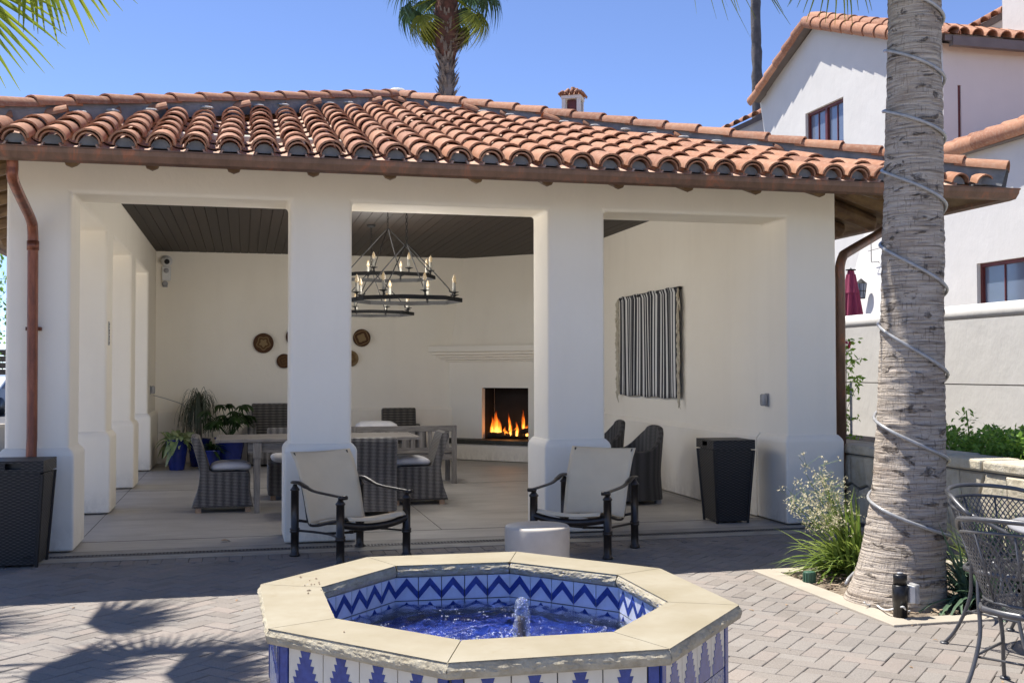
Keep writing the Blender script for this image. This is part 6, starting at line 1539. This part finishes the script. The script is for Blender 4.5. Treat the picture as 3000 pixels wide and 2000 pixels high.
trunk_mesh([(-.05, .28, .0, 0), (4, .22, 0, 0), (12, .175, .12, 0), (17, .16, .05, 0), (27, .15, .2, 0)], 'trunk', 'bark_grey', n=16, rings=90, amp=.035, parent=tp)
tpf = frond_mesh('frond', 24, 1.2, 3.2, .8, 'frond_dark', 51)
palm_crown(tp, (.25, 0, 27.2), 22, [tpf], 1.2, 1.3, 78, low=-.9, high=1.3)

# ------------------------------------------------------------ left edge strip: street, fence, tree, car
m = MB(); m.box(-60, XL - 1.2, 12, 60, -.06, .0); struct(m.build('road', pm('asphalt', (.11, .11, .115), (.08, .08, .085), 2, .9, .2, 60, world=True)))
m = MB(); m.box(-30, XL - .7, SLABY, 11.9, -.06, .004); struct(m.build('pavement', Mt['band_concrete']))
lw = thing('low_wall', 'low beige wall beyond the left column', 'wall', (-5.0, 12.5, 0)); m = MB(); m.box(-12, 2.4, -.15, .15, 0, .5); m.build('body', Mt['band_concrete'], lw)
m = MB(); m.box(-12.02, 2.42, -.18, .18, .5, .56); m.build('coping', Mt['kerb'], lw)
def car(loc, rz):
    t_ = thing('parked_car', 'pale blue grey parked car glimpsed at the left edge', 'car', loc, rz); m = MB()
    pr = [(-2.2, .35), (-2.25, .75), (-1.4, .92), (-.8, 1.40), (.7, 1.44), (1.5, .98), (2.15, .85), (2.2, .35)]
    m.prism(pr, lambda p: (p[0], -.85, p[1]), lambda p: (p[0], .85, p[1])); m.build('body', pm('car_paint', (.30, .36, .45), None, 2, .25, 0), t_, bevel=.06)
    m = MB(); m.prism([(-1.25, .95), (-.78, 1.34), (.65, 1.37), (1.3, .99)], lambda p: (p[0], -.865, p[1]), lambda p: (p[0], .865, p[1])); m.build('window', Mt['glass'], t_)
    for x in (-1.4, 1.4):
        for y in (-.8, .8): m = MB(); m.lathe([(.001, -.1), (.32, -.1), (.33, 0), (.32, .1), (.001, .1)], 18, M=Matrix.Translation((x, y, .33)) @ Matrix.Rotation(PI / 2, 4, 'X')); m.build('wheel', Mt['black_plastic'], t_, True)
    return t_
car((-8.6, 33, 0), 1.2)
fc = thing('board_fence', 'dark board fence far beyond the left column', 'fence', (-14, 44, 0))
for k in range(8): m = MB(); m.box(-12, 12, -.03, .03, .2 + k * .30, .46 + k * .30); m.build('board', pm('fence_board', (.20, .14, .10), (.12, .085, .06), 5, .9, .2) if k == 0 else bpy.data.materials['fence_board'], fc)
for x in range(-12, 13, 3): m = MB(); m.box(x - .06, x + .06, .04, .15, 0, 2.7); m.build('post', bpy.data.materials['fence_board'], fc)
def tree(loc, h, R_, label, seed, n=5000):
    t_ = thing('tree', label, 'tree', loc); r2 = random.Random(seed); m = MB(); m.tube([(0, 0, -.05), (.1, 0, h * .4), (0, .1, h * .75)], [.25, .18, .08], 8); 
    for k in range(6): an = k * 1.05; m.tube([(.05, 0, h * (.35 + .05 * k)), (R_ * .6 * math.cos(an), R_ * .6 * math.sin(an), h * (.6 + .04 * k))], [.08, .03], 5)
    m.build('trunk', Mt['bark_far'], t_); m = MB(); cl = [(r2.gauss(0, R_ * .45), r2.gauss(0, R_ * .45), h * r2.uniform(.3, .95)) for _ in range(30)]
    for k in range(n):
        c_ = cl[k % 30]; p = Vector((c_[0] + r2.gauss(0, R_ * .2), c_[1] + r2.gauss(0, R_ * .2), c_[2] + r2.gauss(0, R_ * .17))); small_leaf(m, p, .28, .08, Vector((r2.gauss(0, 1), r2.gauss(0, 1), r2.gauss(0, 1))), Vector((0, 0, 1)))
    stuff(m.build('crown', Mt['hedge'], t_)); return t_
tree((-15.5, 48, 0), 8.5, 4.5, 'broad green street tree behind the fence at the far left', 3)

# ------------------------------------------------------------ wire mesh furniture, lower right
def tri_norm(f, u, v, e=.01):
    a_ = Vector(f(min(1, u + e), v)) - Vector(f(max(0, u - e), v)); b_ = Vector(f(u, min(1, v + e))) - Vector(f(u, max(0, v - e))); n = a_.cross(b_); return n.normalized() if n.length > 0 else Vector((0, 0, 1))
def wire_sheet(m, f, W_, H_, cw=.028, ch_=.040, w=.0036):
    """diamond expanded mesh on the surface f(u,v) of size W_ x H_"""
    nu, nv = W_ / cw, H_ / ch_
    for fam in (1, -1):
        c = -nv if fam == 1 else 0; end = nu if fam == 1 else nu + nv
        k = math.floor(c)
        while k <= end:
            pts = []
            ns_ = max(6, int(nv)); 
            for q in range(ns_ + 1):
                v = q / ns_; uu = (k + fam * v * nv) / nu
                if -1e-6 <= uu <= 1 + 1e-6: pts.append((min(max(uu, 0), 1), v))
            if len(pts) > 1:
                o = len(m.v)
                for (u, v) in pts:
                    p = Vector(f(u, v)); n = tri_norm(f, u, v); tu = (Vector(f(min(1, u + .01), v)) - Vector(f(max(0, u - .01), v))).normalized()
                    m.v += [tuple(p + tu * w + n * .001), tuple(p - tu * w + n * .001), tuple(p - tu * w - n * .001), tuple(p + tu * w - n * .001)]
                for q in range(len(pts) - 1):
                    for e in range(4): m.f.append((o + q * 4 + e, o + q * 4 + (e + 1) % 4, o + (q + 1) * 4 + (e + 1) % 4, o + (q + 1) * 4 + e))
            k += 1
def wire_chair(loc, rz, label):
    t_ = thing('mesh_chair', label, 'chair', loc, rz, 'wire mesh patio chairs')
    def bk(u, v):
        an = PI * (.02 - .0 + .96 * u) ; lean = .26 + .10 * v; z = .47 + .34 * v - .06 * (1 - abs(math.sin(an))) * v
        return (math.cos(an) * (lean + .0), -.02 - math.sin(an) * (lean - .02), z)
    m = MB(); wire_sheet(m, bk, .95, .33); stuff(m.build('back_mesh', Mt['wire'], t_))
    for nm, v, r_ in (('lower_rail', 0, .008), ('upper_rail', 1, .0085)):
        m = MB(); m.tube([bk(k / 28, v) for k in range(29)], r_, 6); m.build(nm, Mt['wire'], t_, True)
    m = MB(); top = lambda u: tuple(Vector(bk(u, 1)) + Vector((math.cos(PI * u) * .012, -math.sin(PI * u) * .012, .06 * min(1, math.sin(PI * u) * 2.2))))
    m.tube([top(k / 28) for k in range(29)], .0125, 8); m.build('top_rail', Mt['wire'], t_, True)
    def st_(u, v): x = (u - .5) * 2; y = (v - .5) * 2; s_ = .27; return (x * s_ * math.sqrt(1 - .42 * y * y), y * s_ * math.sqrt(1 - .42 * x * x) - .0, .43 - .015 * (1 - x * x) * (1 - y * y))
    m = MB(); wire_sheet(m, st_, .54, .54, .03, .03, .0038); stuff(m.build('seat_mesh', Mt['wire'], t_))
    edge = [st_(u / 8, 0) for u in range(9)] + [st_(1, v / 8) for v in range(1, 9)] + [st_(1 - u / 8, 1) for u in range(1, 9)] + [st_(0, 1 - v / 8) for v in range(1, 9)]
    m = MB(); m.tube([(x * 1.01, y * 1.01, z) for x, y, z in edge], .017, 6, False, (.55, 1.0)); m.build('seat_rim', Mt['wire'], t_, True)
    for sx in (-1, 1):
        m = MB(); m.tube(smooth_path([(sx * .275, -.09, .56), (sx * .262, -.12, .45), (sx * .25, -.14, .28), (sx * .27, -.21, .10), (sx * .30, -.27, .008)], 5), .0105, 7); m.lathe([(.001, 0), (.024, 0), (.026, .006), (.02, .012), (.001, .013)], 12, (sx * .30, -.275, 0)); m.build('leg', Mt['wire'], t_, True)
        m = MB(); m.tube(smooth_path([(sx * .27, .02, .50), (sx * .265, .10, .42), (sx * .255, .15, .26), (sx * .27, .20, .10), (sx * .285, .25, .008)], 5), .0105, 7); m.lathe([(.001, 0), (.024, 0), (.026, .006), (.02, .012), (.001, .013)], 12, (sx * .285, .255, 0)); m.build('leg', Mt['wire'], t_, True)
        m = MB(); m.tube([(sx * .255, -.165, .20), (sx * .262, .165, .20)], .007, 6); m.build('stretcher', Mt['wire'], t_, True)
        m = MB(); m.tube(smooth_path([bk(.5 - sx * .5, 1), (sx * .31, .06, .70), (sx * .29, .14, .66), (sx * .27, .19, .55), (sx * .262, .16, .42)], 5), .011, 7); m.build('arm', Mt['wire'], t_, True)
    m = MB(); m.tube([(-.255, -.16, .19), (.255, -.16, .19)], .006, 6); m.build('stretcher', Mt['wire'], t_, True)
    for k in range(-2, 3): 
        u = .5 + k * .2; m = MB(); m.tube([bk(u, 0), bk(u, 1)], .006, 5); m.build('back_rod', Mt['wire'], t_, True)
    return t_
wc = wire_chair((3.66, -5.66, 0), -1.02, 'nearest charcoal wire mesh chair at the right edge, tucked toward the round table')
copy_tree(wc, None, 'farther wire mesh chair, on the far side of the round table by the palm', (4.24, -4.76, 0), PI + .30)
mt_ = thing('patio_table', 'round grey metal patio table cut off by the right edge', 'table', (4.52, -5.28, 0))
m = MB(); m.lathe([(.001, .705), (.58, .705), (.60, .70), (.605, .712), (.595, .722), (.001, .722)], 56); m.build('table_top', pm('table_metal', (.33, .33, .345), (.29, .29, .30), 5, .45, .05, metal=.2), mt_, True)
m = MB(); m.lathe([(.03, .02), (.03, .70)], 12); m.build('pedestal', Mt['wire'], mt_, True)
for k in range(4):
    an = k * PI / 2 + .4; m = MB(); m.tube(smooth_path([(0, 0, .30), (.12 * math.cos(an), .12 * math.sin(an), .16), (.32 * math.cos(an), .32 * math.sin(an), .02)], 5), .014, 6); m.build('leg', Mt['wire'], mt_, True)
